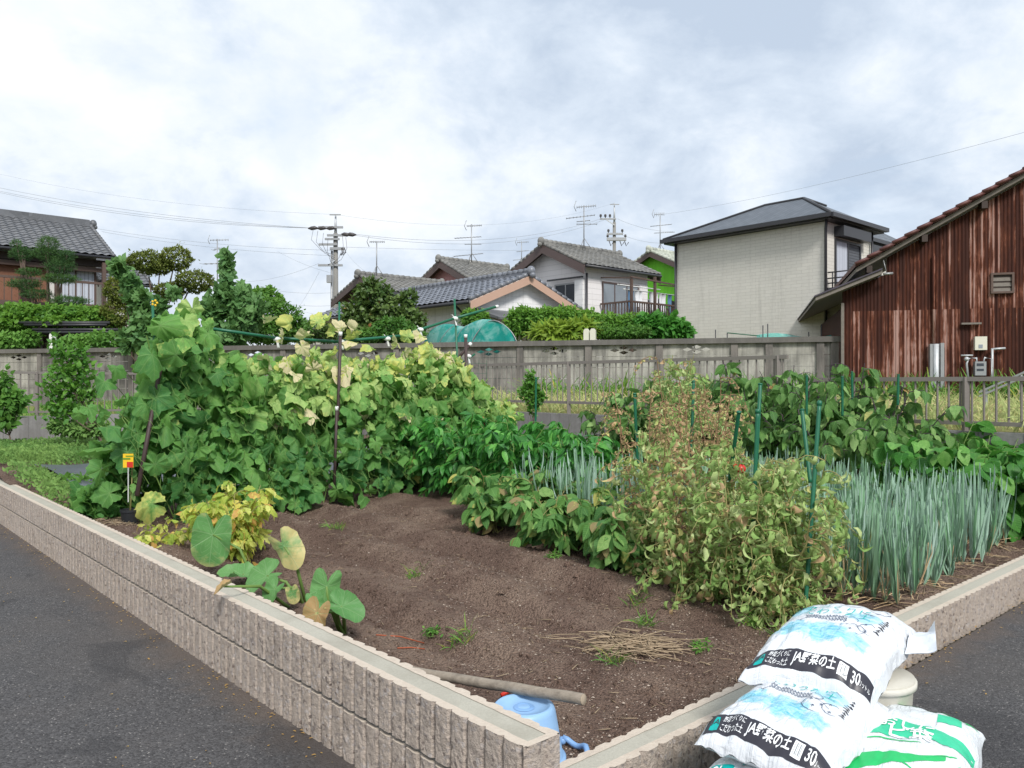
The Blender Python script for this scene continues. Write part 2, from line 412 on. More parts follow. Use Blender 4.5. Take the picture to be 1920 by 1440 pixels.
def m_asphalt():
    s = mat('asphalt'); o = s.coord()
    n1 = s.noise(o, 1.1, 4); n2 = s.noise(o, 160, 3, .6); v = s.vor(o, 120, out='Color'); vd = s.vor(o, 120)
    g = s.sep(v)[0]
    c = s.mix(g, (.028, .028, .031), (.118, .116, .119))
    c = s.mix(s.m('MULTIPLY', n1, .5), c, (.085, .080, .078))
    sp = s.m('MULTIPLY', s.m('GREATER_THAN', g, .955), s.m('LESS_THAN', vd, .38))
    c = s.mix(s.m('MULTIPLY', sp, .8), c, (.34, .32, .30))
    dust = s.ramp(s.noise(o, .55, 5, .6), [(.5, 0), (.75, .5)])
    c = s.mix(dust, c, (.115, .10, .09))
    c = s.mix(s.ramp(s.noise(o, 2.2, 5, .65, .8), [(.55, 0), (.72, .45)]), c, (.045, .044, .046))
    px, py, _ = s.sep(o); du = s.m('SUBTRACT', 1.6, s.m('ADD', s.m('MULTIPLY', px, A_), s.m('MULTIPLY', py, B_))); dv = s.m('SUBTRACT', 1.75, s.m('ADD', s.m('MULTIPLY', px, -B_), s.m('MULTIPLY', py, A_)))
    edge = s.m('ADD', s.m('MINIMUM', s.m('ABSOLUTE', du), s.m('ABSOLUTE', dv)), s.m('MULTIPLY', s.noise(o, 5, 5, .7), .5))
    c = s.mix(s.ramp(edge, [(.24, .75), (.46, 0)]), c, (.12, .095, .08))
    c = s.mix(s.ramp(s.noise(o, .9, 3, .5, 1.5), [(.60, 0), (.63, .35), (.70, .5)]), c, (.030, .030, .033))
    h = s.m('ADD', s.m('MULTIPLY', s.m('SUBTRACT', .6, vd), 1.0), s.m('MULTIPLY', n2, .7))
    return fin(s, c, .8, s.bump(h, .9, .006), 0, .3)
asphalt = m_asphalt()

def m_soil():
    s = mat('soil'); o = s.coord()
    n1 = s.noise(o, 2.4, 5, .6); n2 = s.noise(o, 30, 5, .7); n3 = s.noise(o, 120, 3)
    c = s.mix(n2, (.094, .060, .047), (.325, .225, .178))
    c = s.mix(s.ramp(n1, [(.46, 0), (.64, .7)]), c, (.36, .265, .205))
    c = s.mix(s.ramp(n1, [(.25, .5), (.42, 0)]), c, (.052, .031, .025))
    v = s.vor(o, 46, out='Color'); vd = s.vor(o, 46); g = s.sep(v)[0]
    clus = s.ramp(s.noise(o, 1.7, 3), [(.35, .99), (.66, .76)])
    sp = s.m('MULTIPLY', s.m('GREATER_THAN', g, clus), s.m('LESS_THAN', vd, s.m('MULTIPLY', s.sep(v)[1], .40)))
    c = s.mix(s.m('MULTIPLY', sp, .85), c, s.mix(s.sep(v)[2], (.20, .12, .09), (.50, .40, .33)))
    gr = s.vor(o, 85); h = s.m('ADD', s.m('MULTIPLY', n2, 1.2), s.m('ADD', s.m('MULTIPLY', n3, .5), s.m('SUBTRACT', s.m('MULTIPLY', sp, .5), s.m('MULTIPLY', gr, .6))))
    c = s.mix(s.ramp(gr, [(.45, 0), (.8, .5)]), c, (.036, .021, .017))
    return fin(s, c, .95, s.bump(h, 1.0, .03), 0, .12)
soil_m = m_soil()

def m_block(name, side=True):
    s = mat(name); o = s.coord()
    n1 = s.noise(o, 1.6, 4, .6); n2 = s.noise(o, 70, 4, .7); n4 = s.noise(o, 14, 4, .6)
    if side:
        c = s.mix(n2, (.20, .160, .130), (.62, .535, .46))
        v = s.vor(o, 75, out='Color'); g, g2, _ = s.sep(v); vd = s.vor(o, 75)
        c = s.mix(s.m('MULTIPLY', s.m('GREATER_THAN', g, .80), .8), c, s.mix(g2, (.50, .46, .44), (.10, .075, .065)))
        c = s.mix(s.ramp(n4, [(.5, 0), (.8, .5)]), c, (.20, .155, .13))
        c = s.mix(s.ramp(n1, [(.4, 0), (.7, .35)]), c, (.50, .44, .395))
        c = s.mix(s.ramp(s.noise(o, 3.3, 6, .7, .6), [(.56, 0), (.70, .55)]), c, (.15, .125, .105))
        c = s.mix(s.ramp(s.noise(o, 6.5, 5, .7, 1.0), [(.66, 0), (.74, .6)]), c, (.62, .60, .57))
        h = s.m('ADD', n2, s.m('MULTIPLY', n4, .8))
        return fin(s, c, .9, s.bump(h, 1.0, .012), 0, .2)
    c = s.mix(n2, (.44, .37, .30), (.62, .55, .47))
    c = s.mix(s.ramp(n4, [(.5, 0), (.75, .5)]), c, (.40, .33, .27))
    return fin(s, c, .9, s.bump(n2, .7, .006), 0, .2)
block_side = m_block('ribbed_block'); block_rim = m_block('block_rim', False)
def m_cap():
    s = mat('mortar_cap'); o = s.coord(); n2 = s.noise(o, 120, 3, .7); n1 = s.noise(o, 2.6, 6, .7)
    c = s.mix(n2, (.30, .29, .245), (.50, .48, .41)); c = s.mix(s.ramp(n1, [(.45, 0), (.7, .6)]), c, (.27, .25, .205))
    return fin(s, c, .9, s.bump(n2, .5, .004), 0, .2)
mortar_m = m_cap()
mortar_dark = plain('mortar_joint', (.16, .16, .15), .9, .3, 30, .4)

def m_oldconc(name='old_concrete', base=(.26, .25, .23), stain=.95):
    s = mat(name); o = s.coord(); x, y, z = s.sep(o)
    rnd = s.n('ShaderNodeObjectInfo').outputs['Random']
    n1 = s.noise(o, 2.0, 6, .65); n2 = s.noise(o, 24, 5, .7)
    st = s.noise(s.comb(s.m('MULTIPLY', s.m('ADD', x, s.m('MULTIPLY', rnd, 31)), 7), y, s.m('MULTIPLY', z, .55)), 1, 6, .7)
    bl = s.noise(s.comb(s.m('ADD', x, s.m('MULTIPLY', rnd, 31)), 3, s.m('MULTIPLY', z, .8)), 1.5, 4, .6, .5)
    c = s.mix(n2, tuple(q*.8 for q in base), tuple(min(1, q*1.12) for q in base))
    c = s.mix(s.m('MULTIPLY', s.ramp(s.m('ADD', s.m('MULTIPLY', st, .6), s.m('MULTIPLY', bl, .55)), [(.47, 0), (.66, 1)]), stain), c, (.095, .09, .085))
    c = s.mix(s.ramp(n1, [(.55, 0), (.75, .35)]), c, (.12, .125, .085))
    return fin(s, c, .92, s.bump(n2, .5, .01), 0, .2)
oldconc = m_oldconc(); oldconc_post = m_oldconc('old_concrete_post', (.21, .19, .175), .8); conc_cap = m_oldconc('concrete_cap', (.17, .16, .15), .6)
oldconc_light = m_oldconc('pale_concrete', (.44, .425, .38), .7)
conc_new = m_oldconc('grey_block', (.27, .265, .26), .5)

def m_rust():
    s = mat('rusty_corrugated'); o = s.coord(); x, y, z = s.sep(o)
    def st(sx, sz, sc, det=6, off=0): return s.noise(s.comb(s.m('ADD', s.m('MULTIPLY', x, sx), off), 0, s.m('MULTIPLY', z, sz)), sc, det, .65)
    band = st(1.5, .22, 1.0, 3); streak = st(12, .5, 1.0, 5); fine_ = st(30, 2.2, 1.0, 5, 9); blot = st(2.2, 1.3, 1.0, 6, 30)
    k_ = s.m('ADD', s.m('ADD', s.m('MULTIPLY', band, .50), s.m('MULTIPLY', streak, .50)), s.m('ADD', s.m('MULTIPLY', fine_, .30), s.m('MULTIPLY', blot, .35)))
    wn = s.n('ShaderNodeTexWhiteNoise', noise_dimensions='2D'); s.put(wn.inputs['Vector'], s.comb(s.m('ADD', 11, s.m('FLOOR', s.m('MULTIPLY', x, 1.5))), s.m('GREATER_THAN', z, 3.18), 0))
    k_ = s.m('ADD', k_, s.m('MULTIPLY', s.m('SUBTRACT', wn.outputs[0], .5), .13))
    w2 = s.n('ShaderNodeTexWhiteNoise', noise_dimensions='2D'); s.put(w2.inputs['Vector'], s.comb(s.m('FLOOR', s.m('DIVIDE', x, .0381)), s.m('ADD', 5, s.m('GREATER_THAN', z, 3.18)), 0))
    k_ = s.m('ADD', k_, s.m('MULTIPLY', s.m('GREATER_THAN', w2.outputs[0], .80), .085))
    c = s.ramp(k_, [(.58, (.020, .009, .007)), (.82, (.046, .014, .009)), (.91, (.085, .026, .014)), (.935, (.16, .055, .03)), (.975, (.27, .14, .11)), (1.0, (.34, .21, .18))])
    lt = s.ramp(st(24, .8, 1.0, 4, 55), [(.66, 0), (.72, .8)])
    c = s.mix(lt, c, (.26, .09, .045))
    # an overlap seam across the sheets
    return fin(s, c, .8, s.bump(fine_, .4, .006), 0, .25)
rust = m_rust()

def m_tile(name, col, lich=(.3, .3, .25), lf=.2, rough=.45):
    s = mat(name); o = s.coord(); n1 = s.noise(o, 1.2, 5, .6); n2 = s.noise(o, 18, 4, .6); v = s.sep(s.vor(o, 3.6, out='Color'))[0]
    c = s.mix(v, tuple(q*.75 for q in col), tuple(q*1.25 for q in col))
    c = s.mix(s.m('MULTIPLY', s.ramp(s.m('ADD', s.m('MULTIPLY', n1, .5), s.m('MULTIPLY', n2, .5)), [(.42, 0), (.66, 1)]), lf), c, lich)
    return fin(s, c, rough, s.bump(n2, .2, .005), 0, .45)
tile_grey = m_tile('grey_roof_tile', (.105, .11, .12), (.2, .2, .2), .3, .42)
tile_blue = m_tile('blue_grey_roof_tile', (.125, .135, .16), (.28, .29, .31), .3, .34)
tile_weath = m_tile('weathered_roof_tile', (.145, .145, .14), (.31, .30, .27), .55, .75)
tile_pale = m_tile('lichened_roof_tile', (.34, .36, .32), (.55, .58, .48), .8, .8)
tile_red = m_tile('red_roof_tile', (.085, .028, .025), (.15, .07, .062), .4, .55)
tile_purple = m_tile('purple_roof_tile', (.055, .045, .065), (.1, .1, .1), .2, .4)

def m_slate():
    s = mat('slate_roof'); uv = s.n('ShaderNodeUVMap').outputs[0]
    b = s.brick(uv, .45, .2, .012, (.075, .088, .105), (.115, .13, .15), (.03, .034, .04)); n = s.noise(uv, 9, 5)
    c = s.mix(s.m('MULTIPLY', n, .5), b[0], (.13, .145, .165))
    return fin(s, c, .55, s.bump(b[1], -.5, .01), 0, .4)
slate = m_slate()
def m_siding(name, col, w_=.45, h_=.16, mort=.006, dk=.55, bump=.6, var=.08, stone=False):
    s = mat(name); uv = s.n('ShaderNodeUVMap').outputs[0]; n = s.noise(uv, 3, 5); n2 = s.noise(uv, 60, 4, .7)
    b = s.brick(uv, w_, h_, mort, tuple(q*(1-var) for q in col), tuple(min(1, q*(1+var)) for q in col), tuple(q*dk for q in col))
    c = s.mix(s.m('MULTIPLY', n, .3), b[0], tuple(q*.82 for q in col))
    x, y, _ = s.sep(uv); drip = s.noise(s.comb(s.m('MULTIPLY', x, 5), s.m('MULTIPLY', y, .35), 0), 1, 5, .65)
    c = s.mix(s.ramp(drip, [(.54, 0), (.78, .38)]), c, tuple(q*.45 for q in col))
    h = s.m('SUBTRACT', s.m('MULTIPLY', n2, .6 if stone else .1), b[1])
    return fin(s, c, .75, s.bump(h, bump, .012), 0, .3)
beige_sid = m_siding('beige_block_siding', (.63, .615, .565), .36, .105, .005, .78, .55, .035, True)
white_sid = m_siding('white_siding', (.78, .78, .79), 3.0, .2, .006, .72, .4, .03)
lilac_sid = m_siding('pale_siding', (.74, .72, .73), 3.0, .22, .008, .7, .4, .03)
grey_sid = m_siding('grey_siding', (.52, .53, .55), 3.0, .2, .008, .7, .4, .04)
green_sid = m_siding('lime_green_wall', (.15, .52, .035), .25, 4.0, .008, .75, .4, .04)
pink_sid = m_siding('pink_wall', (.42, .22, .22), .18, 4.0, .006, .8, .4, .04)
brown_sid = m_siding('brown_wall', (.17, .115, .10), .1, 4.0, .008, .6, .5, .1)
plaster = plain('white_plaster', (.62, .61, .58), .85, .08, 2)

wood_dark = plain('dark_wood', (.045, .03, .024), .6, .3, 8)
wood_brown = plain('brown_wood', (.105, .07, .058), .7, .25, 8)
wood_orange = plain('orange_wood', (.22, .10, .06), .7, .2, 6)
wood_grey = plain('weathered_wood', (.19, .17, .15), .85, .3, 16, .4)
salmon = plain('salmon_fascia', (.47, .31, .235), .6, .06, 2)
brown_fascia = plain('brown_fascia', (.10, .072, .068), .6, .12, 3)
metal_dark = plain('dark_metal', (.035, .036, .042), .4, .1, 6)
metal_brown = plain('bronze_fence_metal', (.235, .21, .19), .4, .1, 6, 0, .3)
metal_grey = plain('grey_metal', (.33, .34, .35), .45, .15, 9, 0, .4)
galv = plain('galvanised', (.48, .50, .52), .5, .25, 14, 0, .3)
conc_pole = plain('pole_concrete', (.22, .215, .20), .85, .15, 5)
pole_green = plain('green_pole', (.012, .12, .062), .4, .12, 20)
pole_brown = plain('brown_post', (.055, .035, .033), .55, .15, 10)
white_pl = plain('white_plastic', (.72, .73, .72), .5, .06, 4)
cream_pl = plain('cream_plastic', (.62, .61, .52), .5, .06, 4)
black_pl = plain('black_plastic', (.022, .024, .028), .45, .15, 8)
blue_pl = plain('light_blue_plastic', (.27, .45, .70), .42, .1, 5)
blue_pl2 = plain('mid_blue_plastic', (.20, .36, .62), .4, .1, 5)
red_fruit = plain('red_fruit', (.52, .035, .022), .3, .15, 12)
yellow_pt = plain('yellow_petal', (.75, .48, .02), .5)
wire_m = plain('wire', (.30, .32, .35), .6)
insul = plain('insulator', (.06, .055, .055), .4)
red_roof = plain('red_sheet_roof', (.38, .03, .03), .5, .15, 5)
curtain = m_siding('curtain', (.50, .54, .62), .14, 6.0, .02, .72, .8, .06)
cloth_blue = plain('blue_cloth', (.10, .20, .34), .9); cloth_white = plain('white_cloth', (.68, .70, .74), .9)
def m_glass(name, col):
    s = mat(name); n = s.noise(s.coord(), 1.5, 3); return fin(s, s.mix(n, tuple(q*.6 for q in col), col), .12, None, 0, .6)
glass_d = m_glass('dark_glass', (.05, .06, .075)); glass_l = m_glass('pale_glass', (.30, .34, .39))
shutter = m_siding('shutter', (.11, .12, .14), 5.0, .09, .012, .5, .6, .03)
def m_net():
    s = mat('teal_net'); o = s.coord(); n = s.noise(o, 2.2, 5, .6, .6); n2 = s.noise(o, 30, 3)
    c = s.mix(s.ramp(n, [(.48, 0), (.75, 1)]), (.0, .32, .27), (.35, .58, .55))
    return fin(s, c, .45, s.bump(n, .6, .05), 0, .4, Alpha=s.m('ADD', .50, s.m('MULTIPLY', n, .5)))
net_m = m_net()
def m_mulch():
    s = mat('black_mulch_sheet'); o = s.coord(); n = s.noise(o, 3, 5, .6, .6); n2 = s.noise(o, 22, 4)
    w_ = s.sep(o); st = s.noise(s.comb(s.m('MULTIPLY', w_[0], 2), s.m('MULTIPLY', w_[1], 9), 0), 1, 4)
    c = s.mix(n, (.05, .055, .07), (.115, .125, .15))
    return fin(s, c, .38, s.bump(s.m('ADD', st, s.m('MULTIPLY', n2, .25)), .7, .03), 0, .5)
mulch_m = m_mulch()
def m_ground(name, c1, c2, sc=1.2):
    s = mat(name); o = s.coord(); n = s.noise(o, sc, 6, .6); n2 = s.noise(o, 40, 4, .7)
    return fin(s, s.mix(s.m('ADD', s.m('MULTIPLY', n, .6), s.m('MULTIPLY', n2, .4)), c1, c2), .95, s.bump(n2, .8, .03), 0, .15)
lot_m = m_ground('grassy_earth', (.13, .14, .05), (.34, .31, .13)); far_m = m_ground('far_ground', (.10, .10, .07), (.22, .20, .15), .2)
stone_m = plain('pebble', (.42, .35, .29), .9, .5, 40)
# ---------------------------------------------------------------- setting: ground, road, soil, lot
def smooth(a, b, x):
    t = min(1, max(0, (x-a)/(b-a))); return t*t*(3-2*t)
def nz(x, y, z=0.0): return mnoise.noise(Vector((x, y, z)))

g = MB(); g.quad((-900, -300, -.05), (900, -300, -.05), (900, 1500, -.05), (-900, 1500, -.05))
obj('ground', g, far_m, kind='structure')
g = MB()
g.quad(W(-30, -30), W(60, -30), W(60, 1.72), W(1.66, 1.72), W(1.66, 40), W(-30, 40))
obj('road', g, asphalt, kind='structure')

def soil_z(u, v, fine=True):
    z = .085 + .10*smooth(2.0, 4.6, v) + .19*smooth(7.5, 11, v) + .05*smooth(4.2, 5.2, u)
    z += .06*smooth(2.6, 1.9, u)*smooth(3.0, 4.0, v)
    if fine:
        if u < 5 and v < 8.6:
            m = smooth(5.0, 4.2, u)*smooth(8.6, 7.2, v)*smooth(2.3, 3.6, v)
            ph = 2*math.pi*(u + .03*nz(v*1.3, 3))/.66
            z += m*(.050*math.sin(ph) + .016*math.sin(2*ph+1)) * (1+.5*nz(u*2, v*1.1, 7))
        if u > 4.9: z += .02*math.sin(2*math.pi*(u-4.9)/.45)
        z += .018*nz(u*2.1, v*2.1, 1) + .013*nz(u*6, v*6, 2) + .011*nz(u*17, v*17, 5)
    return z
def spaced(a, b, s0, s1):
    out = [a]
    while out[-1] < b: out.append(out[-1] + s0 + (s1-s0)*(out[-1]-a)/(b-a))
    out[-1] = b; return out
us = spaced(1.70, 8.72, .022, .12); vs_ = spaced(1.84, 17.0, .022, .2)
g = MB(); nu, nv = len(us)-1, len(vs_)-1
g.smooth = True
g.add([W(u, v, soil_z(u, v)) for v in vs_ for u in us], [(j*(nu+1)+i, j*(nu+1)+i+1, (j+1)*(nu+1)+i+1, (j+1)*(nu+1)+i) for j in range(nv) for i in range(nu)])
obj('soil', g, soil_m, kind='structure')

def lot_z(u, v=0): return .42 + .58*smooth(2, 8.6, u)
g = MB(); g.smooth = True
def lot_grid(u0, u1, v0, v1, n, m_):
    g.grid(lambda a, b: W(u0+(u1-u0)*a, v0+(v1-v0)*b, lot_z(u0+(u1-u0)*a) + .06*nz((u0+(u1-u0)*a)*.7, (v0+(v1-v0)*b)*.7)), n, m_)
lot_grid(8.80, 70, -25, 17.1, 90, 50); lot_grid(-60, 70, 17.1, 90, 110, 60)
obj('terrain', g, lot_m, kind='structure')

# pebbles lying on the soil: past counting
rg = random.Random(5); g = MB(); g2 = MB()
for i in range(7000):
    u = rg.uniform(1.85, 4.7); v = 1.95 + 6*rg.random()**1.6
    if nz(u*1.3, v*1.3, 9) < -.12 and v > 2.9 and rg.random() < .8: continue
    r = rg.uniform(.0016, .0050)*(1.7 if rg.random() < .08 else 1); p = W(u, v, soil_z(u, v)+r*.3)
    q = [p + Vector((r*math.cos(a+i), r*math.sin(a+i)*rg.uniform(.6, 1), 0)) for a in (0, 1.26, 2.5, 3.8, 5.0)]
    t = p + Vector((rg.uniform(-.3, .3)*r, 0, r*rg.uniform(.5, .9)))
    g.add(q+[t], [(k_, (k_+1) % 5, 5) for k_ in range(5)])
for i in range(5200):                                        # crumbly clods
    u = rg.uniform(1.85, 4.8); v = 1.95 + 6.3*rg.random()**1.4
    r = rg.uniform(.005, .016)*(1.9 if rg.random() < .07 else 1); p = W(u, v, soil_z(u, v)+r*.15)
    a0 = rg.random()*6; q = [p + Vector((r*rg.uniform(.7, 1.2)*math.cos(a0+a), r*rg.uniform(.7, 1.2)*math.sin(a0+a), -r*.3)) for a in (0, 1.05, 2.1, 3.14, 4.2, 5.25)]
    t = [p + Vector((r*.55*math.cos(a0+a+.4), r*.55*math.sin(a0+a+.4), r*rg.uniform(.35, .7))) for a in (0, 2.1, 4.2)]
    g2.add(q+t, [(0, 1, 6), (1, 2, 7, 6), (2, 3, 7), (3, 4, 8, 7), (4, 5, 8), (5, 0, 6, 8), (6, 7, 8)])
obj('clods', g2, soil_m, label='small crumbly clods lying on the bare brown soil', cat='clods', kind='stuff')
obj('pebbles', g, stone_m, label='pale pebbles scattered over the brown soil', cat='pebbles', kind='stuff')

# ---------------------------------------------------------------- ribbed block garden walls
def ribbed(name, label, along, s0, s1, off, thick, courses, step=.0125):
    """along 'v': wall runs along v, outer face at u=off; along 'u': runs along u, outer face at v=off"""
    pos = (lambda s, o, z: W(off+o, s, z)) if along == 'v' else (lambda s, o, z: W(s, off+o, z))
    root = thing(name, label, 'garden wall', pos((s0+s1)/2, thick/2, 0)); inv = -root.location
    P = 0.0875; n = int((s1-s0)/step)
    def face(s, z, sd):
        t = (s/P) % 1.0
        if (s/.4375) % 1.0 < .012: return .02
        if t < .24: return .013*math.sin(math.pi*t/.24)**.7
        return -.0015*math.sin(math.pi*(t-.24)/.76) + .0035*nz(s*34, z*34, sd) + .0025*nz(s*90, z*90, sd)
    top = courses[-1][1]
    for ci, (z0, z1) in enumerate(courses):
        g = MB(); rows = []
        zs = [z0 + (z1-z0)*k_/8 for k_ in range(9)]
        for i in range(n+1):
            s = s0 + (s1-s0)*i/n
            col_ = [pos(s, face(s, z, 1), z) for z in zs]
            col_ += [pos(s, .036+.003*nz(s*20, 4), z1), pos(s, thick-.036+.003*nz(s*20, 8), z1)]
            col_ += [pos(s, thick-face(s+.03, z, 2), z) for z in (z1, z0)]
            rows.append([p+inv for p in col_])
        k_ = len(rows[0]); vsx = [p for r in rows for p in r]; last = ci == len(courses)-1
        for j in range(k_-1):
            if j == 9 and last: continue
            g.cur = 1 if (j in (8, 10)) else 0
            fl = along == 'u'
            g.f += [((i*k_+j, i*k_+j+1, (i+1)*k_+j+1, (i+1)*k_+j) if not fl else (i*k_+j, (i+1)*k_+j, (i+1)*k_+j+1, i*k_+j+1)) for i in range(n)]
            g.mi += [g.cur]*n; g.sm += [False]*n
        g.v = [tuple(p) for p in vsx]; g.cur = 0
        for e, sgn in ((0, 1), (n, -1)):                       # rough end faces with two ribs
            s = s0 if e == 0 else s1
            def ef(a, b):
                o_ = .004+(thick-.008)*a; t = (o_/.075) % 1
                return pos(s - sgn*(.008 if .3 < t < .95 else -.004) - sgn*.003*nz(o_*60, b*12), o_, z0+(z1-z0)*b)+inv
            g.grid(ef, 14, 8)
            g.cur = 1; q = [pos(s+sgn*.02, 0.003, z1), pos(s-sgn*.008, .012, z1+.0005), pos(s-sgn*.008, thick-.012, z1+.0005), pos(s+sgn*.02, thick-.003, z1)]
            g.quad(*[p+inv for p in q]); g.cur = 0
        obj('block_course', g, [block_side, block_rim], root)
        if ci:
            g = MB(); zz = courses[ci][0]
            ps = [(s0+.012, .016), (s1-.012, .016), (s1-.012, thick-.016), (s0+.012, thick-.016)]
            lo = [pos(a, b, zz-.020)+inv for a, b in ps]; hi = [pos(a, b, zz+.004)+inv for a, b in ps]
            g.add(lo+hi, [(0, 1, 5, 4), (1, 2, 6, 5), (2, 3, 7, 6), (3, 0, 4, 7)])
            obj('mortar_joint', g, mortar_dark, root)
    g = MB(); m_ = int((s1-s0)/.1)
    def cf(a, b):
        s = s0+.012+(s1-s0-.024)*a
        return pos(s, .030+(thick-.060)*b, top-.002+.0015*nz(s*9, b*3))+inv
    g.grid(cf, m_, 3)
    obj('mortar_cap', g, mortar_m, root)
    return root
ribbed('garden_wall', 'two course ribbed block wall bounding the vegetable plot on the left, running to the road corner', 'v', 1.748, 17.0, 1.610, .150, [(-.03, .191), (.207, .40)])
ribbed('garden_wall', 'single course ribbed block wall along the leeks, leading off to the right', 'u', 1.775, 14.0, 1.762, .142, [(-.03, .20)])

# ---------------------------------------------------------------- metal fences on block footings
def fence(name, label, pt, s0, s1, ztop, zbot, bar_gap, posts, foot=None, up=.012, endcap=True):
    """pt(s,z) gives world; parts in world coordinates under an Empty at the middle"""
    root = thing(name, label, 'fence', pt((s0+s1)/2, zbot)); inv = -root.location
    for z, h in ((ztop, .045), (zbot, .04)):
        obj('rail', MB().beam(pt(s0, z)+inv, pt(s1, z)+inv, .045, h), metal_brown, root)
    me = MB().beam((0, 0, zbot+.02-zbot), (0, 0, ztop-.02-zbot), .016, .016).mesh('bar', metal_brown)
    s = s0 + bar_gap/2
    while s < s1:
        if all(abs(s-p) > .04 for p in posts):
            b = link('bar', me, root); b.location = pt(s, zbot)+inv
        s += bar_gap
    for p in posts:
        obj('post', MB().beam(pt(p, (foot if foot is not None else zbot)-.02)+inv, pt(p, ztop+.02)+inv, .055, .055), metal_brown, root)
    return root
fence('metal_fence', 'bronze bar fence on the grey footing behind the peppers and leeks, the taller length', lambda s, z: W(8.72, s, z), 4.86, 12.4, 1.80, 1.20, .118, [4.98, 6.7, 8.45, 10.55, 12.2], 1.0)
fence('metal_fence', 'bronze bar fence behind the large leaved eggplants on the right, stepped lower', lambda s, z: W(8.72, s, z), 1.2, 4.74, 1.53, 1.09, .108, [1.3, 2.93, 4.6], .98)
fence('metal_fence', 'grey bar fence at the far left edge, before the concrete wall', lambda s, z: W(s, 17.05, z), 1.2, 7.4, 1.69, .96, .13, [1.4, 3.35, 5.3, 7.2], .86)
def footing(label, c0, c1, z1, zb=0):
    (u0, v0), (u1, v1) = c0, c1
    g = MB(); q = [(u0, v0), (u1, v0), (u1, v1), (u0, v1)]
    vs = [W(a, b, zb) for a, b in q] + [W(a, b, z1) for a, b in q]; c = W((u0+u1)/2, (v0+v1)/2, zb)
    g.add([p-c for p in vs], [(3, 2, 1, 0), (4, 5, 6, 7), (0, 1, 5, 4), (1, 2, 6, 5), (2, 3, 7, 6), (3, 0, 4, 7)])
    o = obj('footing_wall', g, conc_new, None, label, 'low wall'); o.location = c
    # vertical block joints
    jm = MB(); L_ = max(u1-u0, v1-v0)
    k_ = .4
    while k_ < L_:
        if v1-v0 > u1-u0: jm.beam(W(u0-.001, v0+k_, zb)-c, W(u0-.001, v0+k_, z1)-c, .006, .006)
        else: jm.beam(W(u0+k_, v0-.001, zb)-c, W(u0+k_, v0-.001, z1)-c, .006, .006)
        k_ += .4
    obj('block_joint', jm, mortar_dark, o)
footing('grey block footing under the taller metal fence behind the leeks', (8.66, 4.78), (8.80, 17.0), 1.03)
footing('grey block footing under the lower metal fence at the right', (8.66, 1.2), (8.80, 4.78), 1.01)
footing('grey block footing under the fence at the far left', (1.2, 17.0), (8.66, 17.12), .885)

# ---------------------------------------------------------------- old concrete panel wall
CW0 = Vector((-16.9, 26.4, 0)); CE = Vector((.959, -.284, 0)); CWA = math.atan2(-.284, .959)
def cws(px): k_ = (px-960)/F; return (26.4*k_+16.9)/(.959+.284*k_)
cw = thing('concrete_wall', 'old stained concrete panel wall with diamond openings, in front of the houses', 'wall', CW0, CWA)
posts = [17.86-1.8*i for i in range(1, 14)][::-1] + [17.86] + [cws(p) for p in (1104, 1237, 1378, 1443, 1539, 1566)]
pm = MB().box(-.085, .085, -.05, .10, .2, 2.485).mesh('post', oldconc_post)
for p in posts:
    b = link('post', pm, cw); b.location = (p, 0, 0)
for a, b in zip(posts[:-1], posts[1:]):
    wd_ = b-a-.17; x0 = a+.085
    g = MB(); z = 2.485
    dia = wd_ > 1.4
    hs = [.30] + [.28]*7
    for i, h in enumerate(hs):
        z0 = z-h+.008
        if not (i == 0 and dia): g.box(0, wd_, 0, .055, z0, z)
        else:
            pol = [[(0, z0), (wd_, z0), (wd_, z), (0, z)]]
            cx, cz = wd_/2, (z+z0)/2+.01
            for ox, oz in ((-.23, 0), (.23, 0), (0, .062), (0, -.062)):
                pol.append([(cx+ox-.125, cz+oz), (cx+ox, cz+oz-.05), (cx+ox+.125, cz+oz), (cx+ox, cz+oz+.05)])
            me = curve_mesh(pol, .055)
            o_ = len(g.v)
            g.add([(q.co.x, .0275-q.co.z, q.co.y) for q in me.vertices], [tuple(p.vertices) for p in me.polygons])
        z -= h
    o = obj('panel', g, oldconc_light if rg.random() < .42 else oldconc, cw); o.location = (x0, .01, 0)
g = MB(); g.box(posts[0]-.1, posts[-1]+.25, -.09, .14, 2.487, 2.62)
obj('cap', g, conc_cap, cw)
def finial(px, n, z1):
    s = cws(px); g = MB()
    for i in range(n):
        x = (i-(n-1)/2)*.17
        g.prism([(x-.07, 2.62), (x+.07, 2.62), (x+.07, z1-.06), (x+.035, z1), (x-.035, z1), (x-.07, z1-.06)], 'y', -.05, .09)
    o = obj('post_finial', g, white_pl if n == 1 else cream_pl, cw); o.location = (s, 0, 0)
finial(1106, 2, 2.92); finial(97, 1, 3.12)

# plastic mulch sheets and ground cover in the left part of the plot
def sheet(name, label, u0, u1, v0, v1):
    g = MB(); g.grid(lambda a, b: W(u0+(u1-u0)*a, v0+(v1-v0)*b, soil_z(u0+(u1-u0)*a, v0+(v1-v0)*b, False)+.05+.03*math.sin(math.pi*b)+.014*nz(a*14, b*6, u0)), 50, 20)
    return obj(name, g, mulch_m, None, label, 'mulch sheet')
sheet('mulch_sheet', 'black plastic mulch sheet between the vine row and the pale ground cover', 2.2, 7.0, 9.0, 11.7)
sheet('mulch_sheet', 'black plastic mulch strip farther back at the left edge, beyond the ground cover', 1.9, 5.2, 15.3, 16.3)
